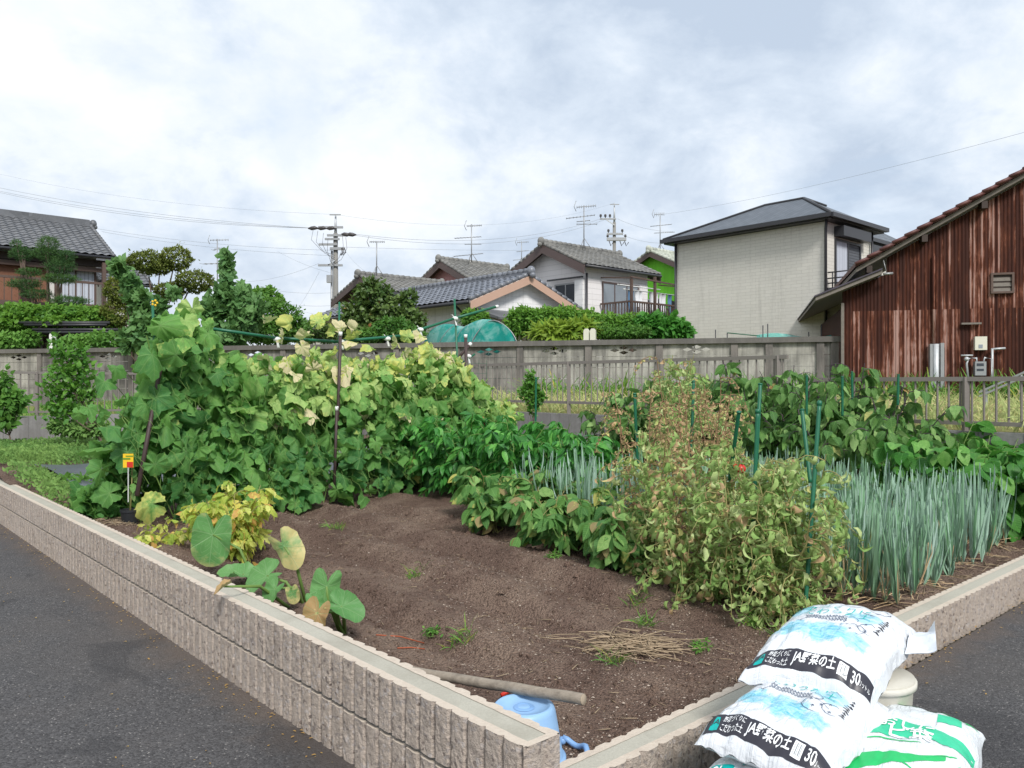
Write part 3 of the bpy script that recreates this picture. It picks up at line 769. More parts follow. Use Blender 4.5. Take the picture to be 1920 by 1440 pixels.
# ---------------------------------------------------------------- houses
def tiled(g, p0, along, up, La, Lu, tw=.27, th=.25, amp=.03, step=.028, lift=.02, per=6):
    p0, along, up = Vector(p0), Vector(along).normalized(), Vector(up).normalized(); n = along.cross(up).normalized()
    if n.z < 0: n = -n
    nc = max(1, round(La/tw)); nr = max(1, round(Lu/th)); ts = []
    for r in range(nr): ts += [(r/nr, step), ((r+.999)/nr, 0.0)]
    vs = []; k_ = nc*per+1
    for t, hgt in ts:
        for i in range(k_):
            f = (i % per)/per; pr = amp*(.5+.5*math.sin(2*math.pi*f))**.8
            vs.append(p0 + along*(La*i/(k_-1)) + up*(Lu*t) + n*(lift+hgt+pr))
    g.smooth = False
    g.add(vs, [(j*k_+i, j*k_+i+1, (j+1)*k_+i+1, (j+1)*k_+i) for j in range(len(ts)-1) for i in range(k_-1)])
def ridge_mesh(a, b, r=.12, tile=.27, knob=True):
    a, b = Vector(a), Vector(b); d = b-a; n = max(2, int(d.length/tile)); g = MB()
    g.beam(a-Vector((0, 0, .03)), b-Vector((0, 0, .03)), r*2.1, r*1.1)
    for i in range(n):
        p = a+d*(i/n); q = a+d*((i+.93)/n); g.tube([p+Vector((0, 0, .07)), q+Vector((0, 0, .085))], [r*.8, r*.95], 8)
    if knob:
        dn = d.normalized()
        for p, s in ((a, -1), (b, 1)):
            g.ball(p+dn*s*.05+Vector((0, 0, .08)), r*1.25, 10, 7, (1, 1, 1.15)); g.ball(p+dn*s*.12+Vector((0, 0, -.06)), r*.9, 8, 6)
    return g
def gable_roofed(root, x0, x1, y0, y1, ze, zr, z0, wall_m, tile_m, fas_m, axis='v', ov_e=.45, ov_g=.45, ridge_tile=True, gut=metal_dark, tw=.27, th=.25, amp=.03, fas_h=.22, soffit=None, gable_m=None):
    T = (lambda a, b, z: Vector((a, b, z))) if axis == 'v' else (lambda a, b, z: Vector((b, a, z)))
    xm = (x0+x1)/2; pitch = (zr-ze)/(xm-x0); wx0, wx1, wy0, wy1 = x0+ov_e, x1-ov_e, y0+ov_g, y1-ov_g
    zw = ze + ov_e*pitch - .10; zt = zr-.12
    g = MB(); n = [(wx0, z0), (wx1, z0), (wx1, zw), (xm, zt), (wx0, zw)]
    vs = [T(a, wy0, z) for a, z in n] + [T(a, wy1, z) for a, z in n]
    g.add(vs, [(0, 1, 2, 3, 4), (9, 8, 7, 6, 5)] + [(i, (i+1) % 5, 5+(i+1) % 5, 5+i) for i in range(5)])
    obj('wall', g, wall_m, root)
    rf = None
    g = MB(); L_ = y1-y0; Lu = math.hypot(xm-x0, zr-ze)
    for s, xe in ((1, x0), (-1, x1)):
        a = T(xe, y0, ze); al = T(0, 1, 0)-T(0, 0, 0); up = T(xm, 0, zr)-T(xe, 0, ze)
        g.cur = 0; tiled(g, a, al, up, L_, Lu, tw, th, amp)
        g.cur = 1                                            # boarded slab under the tiles
        q = [T(xe, y0, ze-.02), T(xe, y1, ze-.02), T(xm, y1, zr-.02), T(xm, y0, zr-.02)]
        lo = [p-Vector((0, 0, .07)) for p in q]
        g.add(q+lo, [(0, 1, 2, 3), (7, 6, 5, 4), (0, 4, 5, 1), (3, 2, 6, 7), (0, 3, 7, 4), (1, 5, 6, 2)])
        # verge tiles along both gable ends
        g.cur = 0
        for yy in (y0+.05, y1-.05):
            k_ = int(Lu/th)
            for i in range(k_):
                p = T(xe, yy, ze+.045)+up*(i/k_); q_ = T(xe, yy, ze+.045)+up*((i+.97)/k_)
                g.tube([p, q_+Vector((0, 0, -.015))], [.085, .07], 7)
    rf = obj('roof', g, [tile_m, soffit or fas_m], root)
    if ridge_tile: obj('ridge', ridge_mesh(T(xm, y0-.02, zr+.05), T(xm, y1+.02, zr+.05)), tile_m, rf)
    for yy, dd in ((y0, -1), (y1, 1)):
        g = MB()
        for xe in (x0, x1):
            a, b = T(xe, yy, ze-.03), T(xm, yy, zr-.03); a2, b2 = a-Vector((0, 0, fas_h)), b-Vector((0, 0, fas_h))
            t = T(0, dd*.035, 0)
            g.add([a, b, b2, a2, a+t, b+t, b2+t, a2+t], [(0, 1, 2, 3), (7, 6, 5, 4), (0, 4, 5, 1), (1, 5, 6, 2), (2, 6, 7, 3), (3, 7, 4, 0)])
        obj('barge_board', g, fas_m, root)
    for xe, s in ((x0, -1), (x1, 1)):
        obj('gutter', MB().tube([T(xe+s*.05, y0+.03, ze-.05), T(xe+s*.05, y1-.03, ze-.05)], .06, 8), gut, root)
    return T
def window(root, c, xdir, ydir, w_, h_, fr_m, pane_m, fr=.06, split=1, out=.03):
    """c: centre on the wall; xdir along the wall, ydir out of it"""
    c, x, y, z = Vector(c), Vector(xdir).normalized(), Vector(ydir).normalized(), Vector((0, 0, 1)); g = MB()
    P = lambda a, b, o: c+x*a+z*b+y*o
    def bar(a0, a1, b0, b1, o=out): 
        vs = [P(a, b, k_) for k_ in (-.04, o) for b in (b0, b1) for a in (a0, a1)]
        g.add(vs, [(0, 2, 3, 1), (4, 5, 7, 6), (0, 1, 5, 4), (2, 6, 7, 3), (0, 4, 6, 2), (1, 3, 7, 5)])
    bar(-w_/2, w_/2, h_/2-fr, h_/2); bar(-w_/2, w_/2, -h_/2, -h_/2+fr)
    bar(-w_/2, -w_/2+fr, -h_/2+fr, h_/2-fr); bar(w_/2-fr, w_/2, -h_/2+fr, h_/2-fr)
    for i in range(1, split+1 if split > 1 else 1):
        if i < split: a = -w_/2+w_*i/split; bar(a-fr*.4, a+fr*.4, -h_/2+fr, h_/2-fr, out*.8)
    f = obj('window', g, fr_m, root)
    g = MB(); g.quad(P(-w_/2+fr*.5, -h_/2+fr*.5, .012), P(w_/2-fr*.5, -h_/2+fr*.5, .012), P(w_/2-fr*.5, h_/2-fr*.5, .012), P(-w_/2+fr*.5, h_/2-fr*.5, .012))
    obj('pane', g, pane_m, f)
    return f
U_, V_ = Vector((1, 0, 0)), Vector((0, 1, 0))

# low grey-tiled house in the middle (ridge along v, gable towards the plot)
h = thing('tiled_house', 'low white house with blue grey tiled roof and salmon gable boards in the middle', 'house', W(15.7, 19.5), GRID)
gable_roofed(h, 0, 5.1, 0, 10.5, 4.10, 5.12, .8, white_sid, tile_blue, salmon, 'v', .5, .32, tw=.29, th=.27, amp=.042, fas_h=.27, soffit=plaster)
obj('downpipe', MB().tube([(.0, .9, 4.08), (.25, .9, 3.9), (.45, .9, 3.75), (.45, .9, .9)], .04, 7), metal_dark, h)
# lean-to porch roof against the gable
g = MB(); g.add([Vector(q) for q in ((.3, .5, 3.95), (4.9, .5, 3.95), (4.9, -1.0, 3.55), (.3, -1.0, 3.55), (.3, .5, 3.87), (4.9, .5, 3.87), (4.9, -1.0, 3.47), (.3, -1.0, 3.47))], [(0, 1, 2, 3), (7, 6, 5, 4), (0, 3, 7, 4), (1, 5, 6, 2), (3, 2, 6, 7)])
pr = obj('porch_roof', g, [tile_grey], h)
obj('porch_beam', MB().beam((.3, -.95, 3.40), (4.9, -.95, 3.40), .1, .14), wood_dark, h)
obj('porch_panel', MB().box(1.2, 4.6, .40, .545, .9, 3.42), wood_dark, h)
for x in (.45, 4.75): obj('porch_post', MB().beam((x, -.9, .9), (x, -.9, 3.4), .1, .1), wood_dark, h)

# white two-storey house with the drying balcony
h = thing('white_house', 'white two storey house with weathered tile roof and drying balcony', 'house', W(22.75, 21.2), GRID)
gable_roofed(h, 0, 4.7, 0, 4.75, 6.12, 7.2, .8, lilac_sid, tile_weath, brown_fascia, 'u', .35, .45, tw=.27, th=.25, amp=.025, fas_h=.34)
window(h, (.45, 1.45, 5.0), V_, -U_, 1.25, 1.1, metal_grey, glass_d, .06, 2)
obj('shutter_box', MB().box(.30, .45, .38, .82, 4.42, 5.62), white_sid, h)
obj('awning_rail', MB().beam((.26, .36, 5.70), (.26, 2.3, 5.72), .1, .06), metal_dark, h)
obj('downpipe', MB().tube([(.42, .27, 5.85), (.42, .27, 1.0)], .045, 7), metal_dark, h)
window(h, (2.55, .35, 4.62), U_, -V_, 2.3, 2.0, brown_fascia, glass_l, .07, 3)
obj('door_panel', MB().box(3.75, 4.25, .30, .345, 3.6, 5.62), lilac_sid, h)
bal = obj('balcony', MB().box(1.25, 5.05, -1.25, .34, 3.42, 3.56), brown_fascia, h)
gm = MB().beam((0, 0, 0), (0, 0, 1.1), .045, .025).mesh('baluster', wood_brown)
n = 26
for i in range(n+1):
    b = link('baluster', gm, bal); b.location = (1.28+3.74*i/n, -1.22, 3.56)
for i in range(9):
    b = link('baluster', gm, bal); b.location = (1.27, -1.1+1.35*i/9, 3.56); b.rotation_euler = (0, 0, R(90))
    b = link('baluster', gm, bal); b.location = (5.03, -1.1+1.35*i/9, 3.56); b.rotation_euler = (0, 0, R(90))
obj('balcony_rail', MB().beam((1.22, -1.22, 4.68), (5.08, -1.22, 4.68), .08, .07).beam((1.27, -1.2, 4.68), (1.27, .3, 4.68), .07, .07).beam((5.03, -1.2, 4.68), (5.03, .3, 4.68), .07, .07), wood_brown, bal)
for x in (1.3, 2.75, 5.0): obj('balcony_post', MB().beam((x, -1.26, .9), (x, -1.26, 5.55 if x != 2.75 else 5.75), .09, .09), wood_brown, bal)
obj('awning_roof', MB().beam((1.2, -1.3, 5.62), (5.1, -1.3, 5.50), .06, .06).beam((1.3, -1.3, 5.58), (1.3, .3, 5.75), .05, .05).beam((5.0, -1.3, 5.5), (5.0, .3, 5.75), .05, .05), wood_brown, bal)
for i, (x0, x1, z) in enumerate(((1.3, 4.0, 5.40), (1.25, 4.6, 5.18))):
    o = obj('drying_pole', MB().tube([(x0, -.55-.35*i, z), (x1, -.55-.35*i, z)], .022, 7), white_pl, h)
g = MB().box(2.85, 3.5, -.55, -.2, 3.56, 4.2); o = obj('air_conditioner', g, white_pl, h)
obj('fan_grille', MB().lathe([(.22, 0), (.22, .012), (.17, .014), (.17, 0)], 20, Matrix.Translation((3.12, -.553, 3.88)) @ Matrix.Rotation(R(90), 4, 'X')), metal_dark, o)
g = MB(); g.add([Vector(q) for q in ((3.0, -1.0, 3.40), (6.3, -1.0, 3.40), (6.3, -2.2, 3.0), (3.0, -2.2, 3.0), (3.0, -1.0, 3.34), (6.3, -1.0, 3.34), (6.3, -2.2, 2.94), (3.0, -2.2, 2.94))], [(0, 1, 2, 3), (7, 6, 5, 4), (0, 3, 7, 4), (1, 5, 6, 2), (3, 2, 6, 7), (0, 4, 5, 1)])
for i in range(12): g.beam((3.15+.27*i, -1.0, 3.41), (3.15+.27*i, -2.2, 3.01), .04, .03)
obj('red_sheet_roof', g, red_roof, h)
# laundry hung on the balcony: each piece a thing
for i, (x, m_, w_, hh, lab) in enumerate(((1.72, cloth_blue, .34, .95, 'dark blue garment hanging at the left of the balcony laundry'), (2.2, cloth_white, .36, .62, 'small white cloth drying left of the balcony post'), (3.15, cloth_white, .5, .85, 'wide white cloth hanging right of the balcony post'), (3.72, cloth_white, .4, .9, 'narrow white shirt hanging beside the blue towel'), (4.2, cloth_blue, .3, .8, 'blue towel at the right end of the balcony laundry'))):
    g = MB(); g.grid(lambda a, b: Vector(((a-.5)*w_*(1-.12*b), .03*math.sin(a*9+i)+.02*math.sin(b*5), -hh*b)), 12, 6)
    g.grid(lambda a, b: Vector(((a-.5)*w_*(1-.12*b), .03*math.sin(a*9+i)+.02*math.sin(b*5)+.012, -hh*b)), 12, 6)
    o = obj('laundry', g, m_, None, lab, 'laundry', 'laundry drying on the balcony'); M = h.matrix_basis if False else Matrix.Translation(W(22.75, 21.2)) @ Matrix.Rotation(GRID, 4, 'Z')
    o.matrix_world = M @ Matrix.Translation((x, -.9, 5.16))

# brown gabled house left of the middle, pink-gabled house behind, lime green house
h = thing('brown_house', 'brown boarded house with grey gable roof behind the persimmon tree', 'house', W(17.42, 26.67), GRID)
gable_roofed(h, 0, 4.6, 0, 4.2, 5.1, 5.95, .8, brown_sid, tile_weath, brown_fascia, 'u', .3, .4, tw=.28, th=.27, amp=.03, fas_h=.25)
window(h, (.4, 1.4, 3.9), V_, -U_, .9, .8, metal_grey, glass_d)
h = thing('pink_gabled_house', 'house with pink gable and weathered brown roof behind the low tiled house', 'house', W(22.7, 27.9), GRID)
gable_roofed(h, 0, 5.2, 0, 4.2, 6.05, 7.32, .8, pink_sid, tile_weath, brown_fascia, 'u', .35, .4, tw=.28, th=.27, amp=.03, fas_h=.3)
window(h, (.4, 1.5, 5.4), V_, -U_, 1.0, .8, metal_grey, glass_d)
h = thing('lime_green_house', 'lime green house with lichened pale roof between the white and beige houses', 'house', W(31.95, 21.73), GRID)
gable_roofed(h, 0, 7.2, 0, 6.5, 6.5, 8.15, .8, green_sid, tile_pale, brown_fascia, 'u', .45, .4, tw=.28, th=.27, amp=.03, fas_h=.24)
obj('shade_cloth', MB().grid(lambda a, b: Vector((.34+.04*math.sin(a*9), 1.1+1.5*a, 5.6-1.85*b+.05*math.sin(a*14))), 14, 10), black_pl, h)
window(h, (.4, 3.6, 5.3), V_, -U_, 1.2, 1.0, metal_grey, glass_d)

# beige two-storey house: local x = u, y = v
h = thing('beige_house', 'large beige two storey house with blank side wall and dark hip roof', 'house', W(23.1, 11.5), GRID)
obj('wall', MB().box(.32, 3.55, .3, 5.9, .8, 6.45), beige_sid, h)
obj('wing_wall', MB().box(3.55, 9.1, 1.0, 5.9, .8, 6.35), beige_sid, h)
g = MB(); E = 6.62; Z = 7.95
q = [(0, -.02, E), (3.75, -.02, E), (6.9, -.02+0.0, E), (6.9, 6.2, E), (0, 6.2, E), (3.1, 2.5, Z), (3.1, 4.0, Z)]
g.add([Vector(p) for p in q], [(0, 5, 6, 4), (4, 6, 3)])
g.add([Vector(p) for p in ((0, -.02, E), (3.75, -.02, E), (3.75, 2.0, E+(Z-E)*.80), (3.1, 2.5, Z))], [(0, 1, 2, 3)])
g.add([Vector(p) for p in ((3.75, .75, E-.12), (9.4, .75, E-.12), (4.1, 2.9, Z-.25), (3.1, 2.5, Z), (3.75, 2.0, E+(Z-E)*.80))], [(0, 1, 2, 3, 4)])
g.add([Vector(p) for p in ((9.4, .75, E-.12), (9.4, 6.2, E-.12), (3.1, 4.0, Z), (3.1, 2.5, Z), (4.1, 2.9, Z-.25))], [(0, 1, 2, 3, 4)])
g.cur = 1
g.box(.02, 3.75, .0, 6.18, E-.16, E-.012); g.box(3.75, 9.38, .77, 6.18, E-.28, E-.135)
rf = obj('roof', g, [slate, metal_dark], h)
def hipcap(*pp):
    g = MB(); g.tube([Vector(p)+Vector((0, 0, .02)) for p in pp], .05, 6); return g
obj('ridge_cap', hipcap((0, 0, E), (3.1, 2.5, Z), (3.1, 4.0, Z), (0, 6.2, E)), metal_dark, rf); obj('ridge_cap', hipcap((3.1, 2.5, Z), (3.75, 2.0, E+(Z-E)*.8)), metal_dark, rf)
for a, b in (((-.07, -.08, E-.06), (-.07, 6.25, E-.06)), ((-.07, -.08, E-.06), (3.8, -.08, E-.06)), ((3.8, .7, E-.18), (9.45, .7, E-.18))):
    obj('gutter', MB().beam(a, b, .13, .13), metal_dark, h)
obj('downpipe', MB().tube([(.22, .22, E-.15), (.27, .27, E-.4), (.27, .27, .9)], .045, 8), metal_dark, h)
obj('downpipe', MB().tube([(.27, 5.85, E-.15), (.27, 5.85, .9)], .045, 8), metal_dark, h)
obj('downpipe', MB().tube([(3.3, .2, E-.15), (3.3, .24, 3.9)], .04, 8), metal_dark, h)
window(h, (1.75, .3, 5.0), U_, -V_, 1.75, 2.0, metal_dark, shutter, .07, 2, .05)
obj('curtain', MB().quad((.95, .27, 4.1), (1.68, .27, 4.1), (1.68, .27, 5.95), (.95, .27, 5.95)), curtain, h)
obj('shutter_box', MB().box(.85, 2.75, -.02, .29, 6.05, 6.36), metal_dark, h)
window(h, (4.9, 1.0, 5.1), U_, -V_, 1.7, 1.9, metal_dark, shutter, .07, 2, .05)
obj('shutter_box', MB().box(3.95, 5.9, .6, .99, 5.95, 6.25), metal_dark, h)
bal = obj('balcony', MB().box(.34, 3.5, -.55, .29, 2.9, 4.35), beige_sid, h)
obj('balcony_coping', MB().box(.29, 3.55, -.60, .29, 4.353, 4.41), metal_dark, bal)
g = MB()
for z in (4.55, 4.7, 4.88): g.tube([(.36, .25, z), (.36, -.53, z), (3.5, -.53, z)], .022, 6)
for x in (.36, 1.15, 1.95, 2.75, 3.5): g.tube([(x, -.53, 4.41), (x, -.53, 4.88)], .022, 6)
g.tube([(.36, .1, 4.41), (.36, .1, 4.88)], .022, 6)
obj('balcony_rail', g, metal_dark, bal)
obj('vent', MB().lathe([(.09, 0), (.09, .05), (.02, .08)], 14, Matrix.Translation((3.65, .99, 5.9)) @ Matrix.Rotation(R(90), 4, 'X'), cap1=True), white_pl, h)

# traditional house at far left, ridge running along local x
LH0 = Vector((-16.1, 31.8, 0)); LHA = GRID
h = thing('traditional_house', 'traditional two storey house with grey tiled roof and veranda at far left', 'house', LH0, LHA)
# local x: 0 is the right-hand gable end, runs to -14; y: 0 front eave, 6 back
gable_roofed(h, 0, 7.0, -14, .3, 6.55, 8.30, .8, plaster, tile_grey, wood_dark, 'u', .8, .5, tw=.29, th=.29, amp=.05, fas_h=.2, soffit=wood_dark)
obj('ridge_course', MB().box(-14, .2, 3.36, 3.64, 8.23, 8.55), tile_grey, h)
obj('eave_beam', MB().box(-14, .2, .55, .75, 6.18, 6.45), wood_dark, h)
g = MB(); g.grid(lambda a, b: Vector((-14+14.3*a, -.9+1.8*b, 3.55+.75*b)), 2, 2)
tiled(g, (-14, -1.0, 3.5), (1, 0, 0), (0, 1, .42), 14.5, 2.0, .29, .29, .05)
obj('lower_roof', g, tile_purple, h)
obj('ground_storey', MB().box(-14, .1, .5, 5.2, .6, 3.9), wood_dark, h)
obj('veranda_floor', MB().box(-14, .25, -.35, .79, 4.28, 4.55), wood_brown, h)
g = MB(); g.beam((-14, -.3, 5.42), (.2, -.3, 5.42), .07, .09)
for i in range(60): g.beam((-13.9+.235*i, -.3, 4.56), (-13.9+.235*i, -.3, 5.40), .03, .03)
obj('veranda_rail', g, wood_brown, h)
for x in (-.1, -2.9, -5.7, -8.5): obj('veranda_post', MB().beam((x, .1, 4.5), (x, .1, 6.3), .14, .14), wood_brown, h)
for x, w_ in ((-.95, 1.5), (-4.9, 1.5), (-7.4, 1.6)):
    window(h, (x, .8, 5.35), U_, -V_, w_, 1.5, wood_brown, curtain, .08, 2)
obj('board_panel', MB().box(-3.6, -1.9, .70, .79, 4.6, 6.1), wood_orange, h)
obj('fascia', MB().box(-14, .25, .42, .54, 5.95, 6.12), wood_brown, h)
# small roof behind it, right
h = thing('tiled_outbuilding', 'small dark tiled roof peeping out right of the traditional house', 'outbuilding', Vector((-18.6, 36.0, 0)), LHA)
gable_roofed(h, 0, 4.0, 0, 2.3, 6.1, 7.35, .8, plaster, tile_grey, wood_dark, 'u', .5, .4, tw=.29, th=.29, amp=.05)
# far pale roof between the bushes
h = thing('far_house', 'low pale roofed house far off below the utility pole', 'house', Vector((-17.2, 66, 0)), 0)
obj('wall', MB().box(0, 7, 0, 5, 0, 5.2), plaster, h); g = MB()
g.prism([(-.5, 5.2), (7.2, 5.2), (7.2, 5.4), (1, 7.1), (-.3, 5.4)][:0] or [(-.4, 5.2), (7.4, 5.2), (6.6, 6.6), (.4, 6.6)], 'y', -.4, 5.4); obj('roof', g, tile_pale, h)

# rusty corrugated shed on the right
SA = math.atan2(-.284, .959)
sh = thing('corrugated_shed', 'rusty red corrugated iron shed with stepped tiled roof at the right', 'shed', (7.77, 18.8, 0), SA)
zl = lambda s: 3.36+(s+.765)*.40          # lower roof underside line
zu = lambda s: 4.06+(s-.04)*.568          # upper roof line
def top(s): return (min(zl(s), 9) if s < .95 else zu(s)-.16) - .02 if s < 6.2 else zu(6.2)-.16-(s-6.2)*.568
g = MB(); nS = 760
g.smooth = True
zz = [0, .15, .30, .33, .48, .62, .80, 1]
rows = [[Vector((s, -.016*math.sin(2*math.pi*s/.0762)-(.006 if (int(s/.65) % 2) else 0), .75+(top(s)-.75)*t)) for s in [12.0*i/nS for i in range(nS+1)]] for t in zz]
k_ = nS+1; g.add([p for r in rows for p in r], [(j*k_+i, j*k_+i+1, (j+1)*k_+i+1, (j+1)*k_+i) for j in range(len(zz)-1) for i in range(nS)])
g.smooth = False
obj('gable_wall', g, rust, sh)
obj('side_wall', MB().box(.0, .03, .03, 7.5, .75, 3.28), rust, sh)
obj('corner_strip', MB().box(-.03, .035, -.05, .02, .75, 3.38), wood_grey, sh)
g = MB()                                                     # lower lean-to roof slab
def slab(g, s0, s1, f, th_, y0, y1):
    vs = [Vector((s, y, f(s)+t)) for y in (y0, y1) for s, t in ((s0, 0), (s1, 0), (s1, th_), (s0, th_))]
    g.add(vs, [(0, 1, 2, 3), (7, 6, 5, 4), (0, 4, 5, 1), (1, 5, 6, 2), (2, 6, 7, 3), (3, 7, 4, 0)])
slab(g, -.62, .80, zl, .09, -.42, 7.6)
lo = obj('lower_roof', g, wood_grey, sh)
g = MB(); slab(g, -.65, .80, lambda s: zl(s)+.093, .035, -.46, 7.6); obj('roof_sheet', g, tile_purple, lo)
g = MB()                                                     # main roof: tiles with stepped courses seen from the end
slab(g, .27, 6.2, lambda s: zu(s)-.13, .10, -.32, 7.6)
g2 = MB(); L_ = 5.97; n = 23
for i in range(n):
    s0, s1 = .23+L_*i/n, .23+L_*(i+1.12)/n
    vs = [Vector((s, y, zu(s)+t)) for y in (-.42, 7.6) for s, t in ((s0, .0), (s1, -.03), (s1, .05), (s0, .095))]
    g2.add(vs, [(0, 1, 2, 3), (7, 6, 5, 4), (0, 4, 5, 1), (1, 5, 6, 2), (2, 6, 7, 3), (3, 7, 4, 0)])
    g2.tube([Vector((s0, -.44, zu(s0)+.06)), Vector((s1, -.44, zu(s1)+.03))], [.048, .036], 8)
mr = obj('main_roof', g2, tile_red, sh); obj('barge_board', g, wood_grey, mr)
g = MB(); slab(g, 6.2, 12.4, lambda s: zu(6.2)-(s-6.2)*.568, .1, -.42, 7.6); obj('far_slope', g, tile_red, mr)
for s in (.55, 1.7, 2.9): obj('purlin', MB().box(s-.06, s+.06, -.30, .0, zu(s)-.31, zu(s)-.15), wood_dark, sh)
def spx(px): k2 = (px-960)/F; return (18.8*k2-7.77)/(.959+.284*k2)
def sz(px, py): s = spx(px); return s, CAM_H+(720-py)/F*(18.8-.284*s)
s, z = sz(1879, 531)
f = window(sh, (s, -.02, z), U_, -V_, .46, .46, wood_brown, wood_dark, .045, 1, .06)
g = MB()
for i in range(3): g.beam((s-.18, -.03, z-.14+.12*i), (s+.18, -.03, z-.14+.12*i), .11, .012, (0, -1, .15))
obj('louvre', g, wood_grey, f)
s, z = sz(1837, 644); o = obj('meter_box', MB().box(s-.12, s+.12, -.15, -.03, z-.15, z+.15), cream_pl, sh)
obj('meter_window', MB().box(s-.05, s+.03, -.156, -.151, z-.11, z-.03), glass_l, o)
s, z = sz(1834, 690); o = obj('gas_meter', MB().box(s-.11, s+.11, -.25, -.07, z-.17, z+.14), metal_grey, sh)
obj('dial', MB().box(s-.08, s+.06, -.256, -.251, z+.04, z+.10).box(s-.08, s+.06, -.256, -.251, z-.07, z-.02), glass_d, o)
obj('gas_pipe', MB().tube([(s-.06, -.16, z+.14), (s-.06, -.16, z+.22), (s-.22, -.16, z+.22), (s-.26, -.16, z+.1), (s-.22, -.16, z-.35)], .024, 8).ball((s-.26, -.16, z+.2), .055, 8, 6).tube([(s-.38, -.18, z+.28), (s-.14, -.18, z+.28)], .02, 6), galv, sh)
obj('gas_pipe', MB().tube([(s+.08, -.16, z+.14), (s+.1, -.16, z+.23), (s+.24, -.16, z+.2), (s+.24, -.16, z-.4)], .02, 8).tube([(s+.26, -.12, z-.4), (s+.26, -.12, z+.42)], .025, 8), galv, sh)
s, z = sz(1820, 607); obj('shelf_bracket', MB().box(s-.2, s+.2, -.12, -.03, z-.02, z+.02), wood_grey, sh)
s, z = sz(1870, 655); obj('pipe_stub', MB().tube([(s-.14, -.1, z), (s+.14, -.1, z+.02)], .025, 8), galv, sh)
s, z = sz(1753, 680); obj('downpipe', MB().tube([(s, -.14, .8), (s, -.14, z+.42)], .07, 10), galv, sh)
obj('downpipe_guard', MB().box(s-.13, s-.075, -.2, -.03, .8, z+.42).box(s+.085, s+.16, -.2, -.03, .8, z+.44), metal_grey, sh)
obj('rain_pipe', MB().tube([(s-.03, -.05, z+.40), (s-.03, -.05, 4.4)], .03, 7), rust, sh)
s, z = sz(1664, 515); obj('bracket_lamp', MB().tube([(s-.12, -.3, z-.02), (s+.08, -.25, z)], .03, 7).tube([(s-.05, -.28, z), (s-.12, -.28, z+.3)], .01, 5), metal_grey, sh)
# ---------------------------------------------------------------- utility poles, wires, aerials
def utility_pole(label, px, ytop, ybase, Y, zb=.8):
    c = at(px, 720, Y); zt = CAM_H+(720-ytop)/F*Y
    root = thing('utility_pole', label, 'utility pole', (c.x, c.y, zb))
    H = zt-zb
    obj('pole', MB().tube([(0, 0, 0), (0, 0, H*.9)], [.16, .10], 12), conc_pole, root)
    obj('pole_top', MB().tube([(0, 0, H*.9), (0, 0, H)], [.07, .035], 8), galv, root)
    return root, H, c
def crossarm(root, z, x0, x1, ins=(), w=.09, brace=True):
    a = obj('crossarm', MB().beam((x0, -.14, z), (x1, -.14, z), w, w), metal_grey, root)
    for x in ins:
        obj('insulator', MB().tube([(x, -.14, z+.04), (x, -.14, z+.14), (x, -.14, z+.16), (x, -.14, z+.30)], [.03, .03, .09, .06], 8), insul, a)
    return a
PY = 36.0
def pz(py, Y): return CAM_H+(720-py)/F*Y-.8
r1, H1, c1 = utility_pole('tall concrete utility pole with insulators beside the brown house', 629, 403, 700, PY)
crossarm(r1, pz(403.5, PY), -.24, .26, (), .05)
def dead_end(root, x, z, s):
    obj('strain_insulator', MB().tube([(x, -.14, z), (x+s*.16, -.14, z+.02), (x+s*.30, -.14, z), (x+s*.46, -.14, z)], [.03, .09, .09, .025], 8), insul, root)
crossarm(r1, pz(427, PY), -.75, .36, ())
for x, s in ((-.35, -1), (-.75, -1), (.05, -1)): dead_end(r1, x, pz(429, PY), s)
crossarm(r1, pz(442, PY), -.35, .5, ())
for x, s in ((.25, 1), (.5, 1)): dead_end(r1, x, pz(441, PY), s)
crossarm(r1, pz(449, PY), -.45, .2, ())
crossarm(r1, pz(459, PY), -.72, .1, ())
crossarm(r1, pz(467, PY), -.22, .42, (), .12)
crossarm(r1, pz(498, PY), -.75, .34, ())
obj('arm_brace', MB().beam((-.3, -.16, pz(498, PY)), (0, -.16, pz(489, PY)), .05, .05), galv, r1)
obj('cable_box', MB().box(-.34, -.12, -.32, -.12, pz(531, PY), pz(517, PY)), metal_grey, r1)
g = MB()
for i, x in enumerate((-.95, -.75, -.5, .35, .5, -.3)):
    z0 = pz(430+4*i, PY); g.tube([(x, -.2, z0), (x*1.1, -.2, z0-.5), (x*.6, -.2, z0-1.0), (0, -.2, z0-1.2)], .008, 4)
for x in (.36, .44, .3): g.tube([(x, -.2, pz(466, PY)), (x+.06, -.2, pz(474, PY)), (x-.06, -.2, pz(480, PY))], .022, 5)
obj('jumper_cable', g, insul, r1)
obj('cable_conduit', MB().tube([(-.2, 0, .2), (-.17, 0, pz(470, PY))], .05, 6), metal_grey, r1)
PY2 = 52.0
r2, H2, c2 = utility_pole('farther utility pole above the white house ridge', 1152, 381, 480, PY2)
crossarm(r2, H2-.1, -.3, .3, (), .05)
crossarm(r2, pz(411, PY2), -.95, .1, (-.9, -.6, -.3)); crossarm(r2, pz(439, PY2), -.5, .55, (-.4, .5), .12); crossarm(r2, pz(449, PY2), -.5, .75, (-.45, .7), .2)
obj('arm_brace', MB().beam((-.55, -.15, pz(412, PY2)), (0, -.15, pz(423, PY2)), .06, .06), galv, r2)
g = MB()
for x in (-.4, .3, .6): g.tube([(x, -.2, pz(450, PY2)), (x+.15, -.2, pz(462, PY2)), (x+.3, -.2, pz(455, PY2))], .03, 5)
obj('jumper_cable', g, insul, r2)

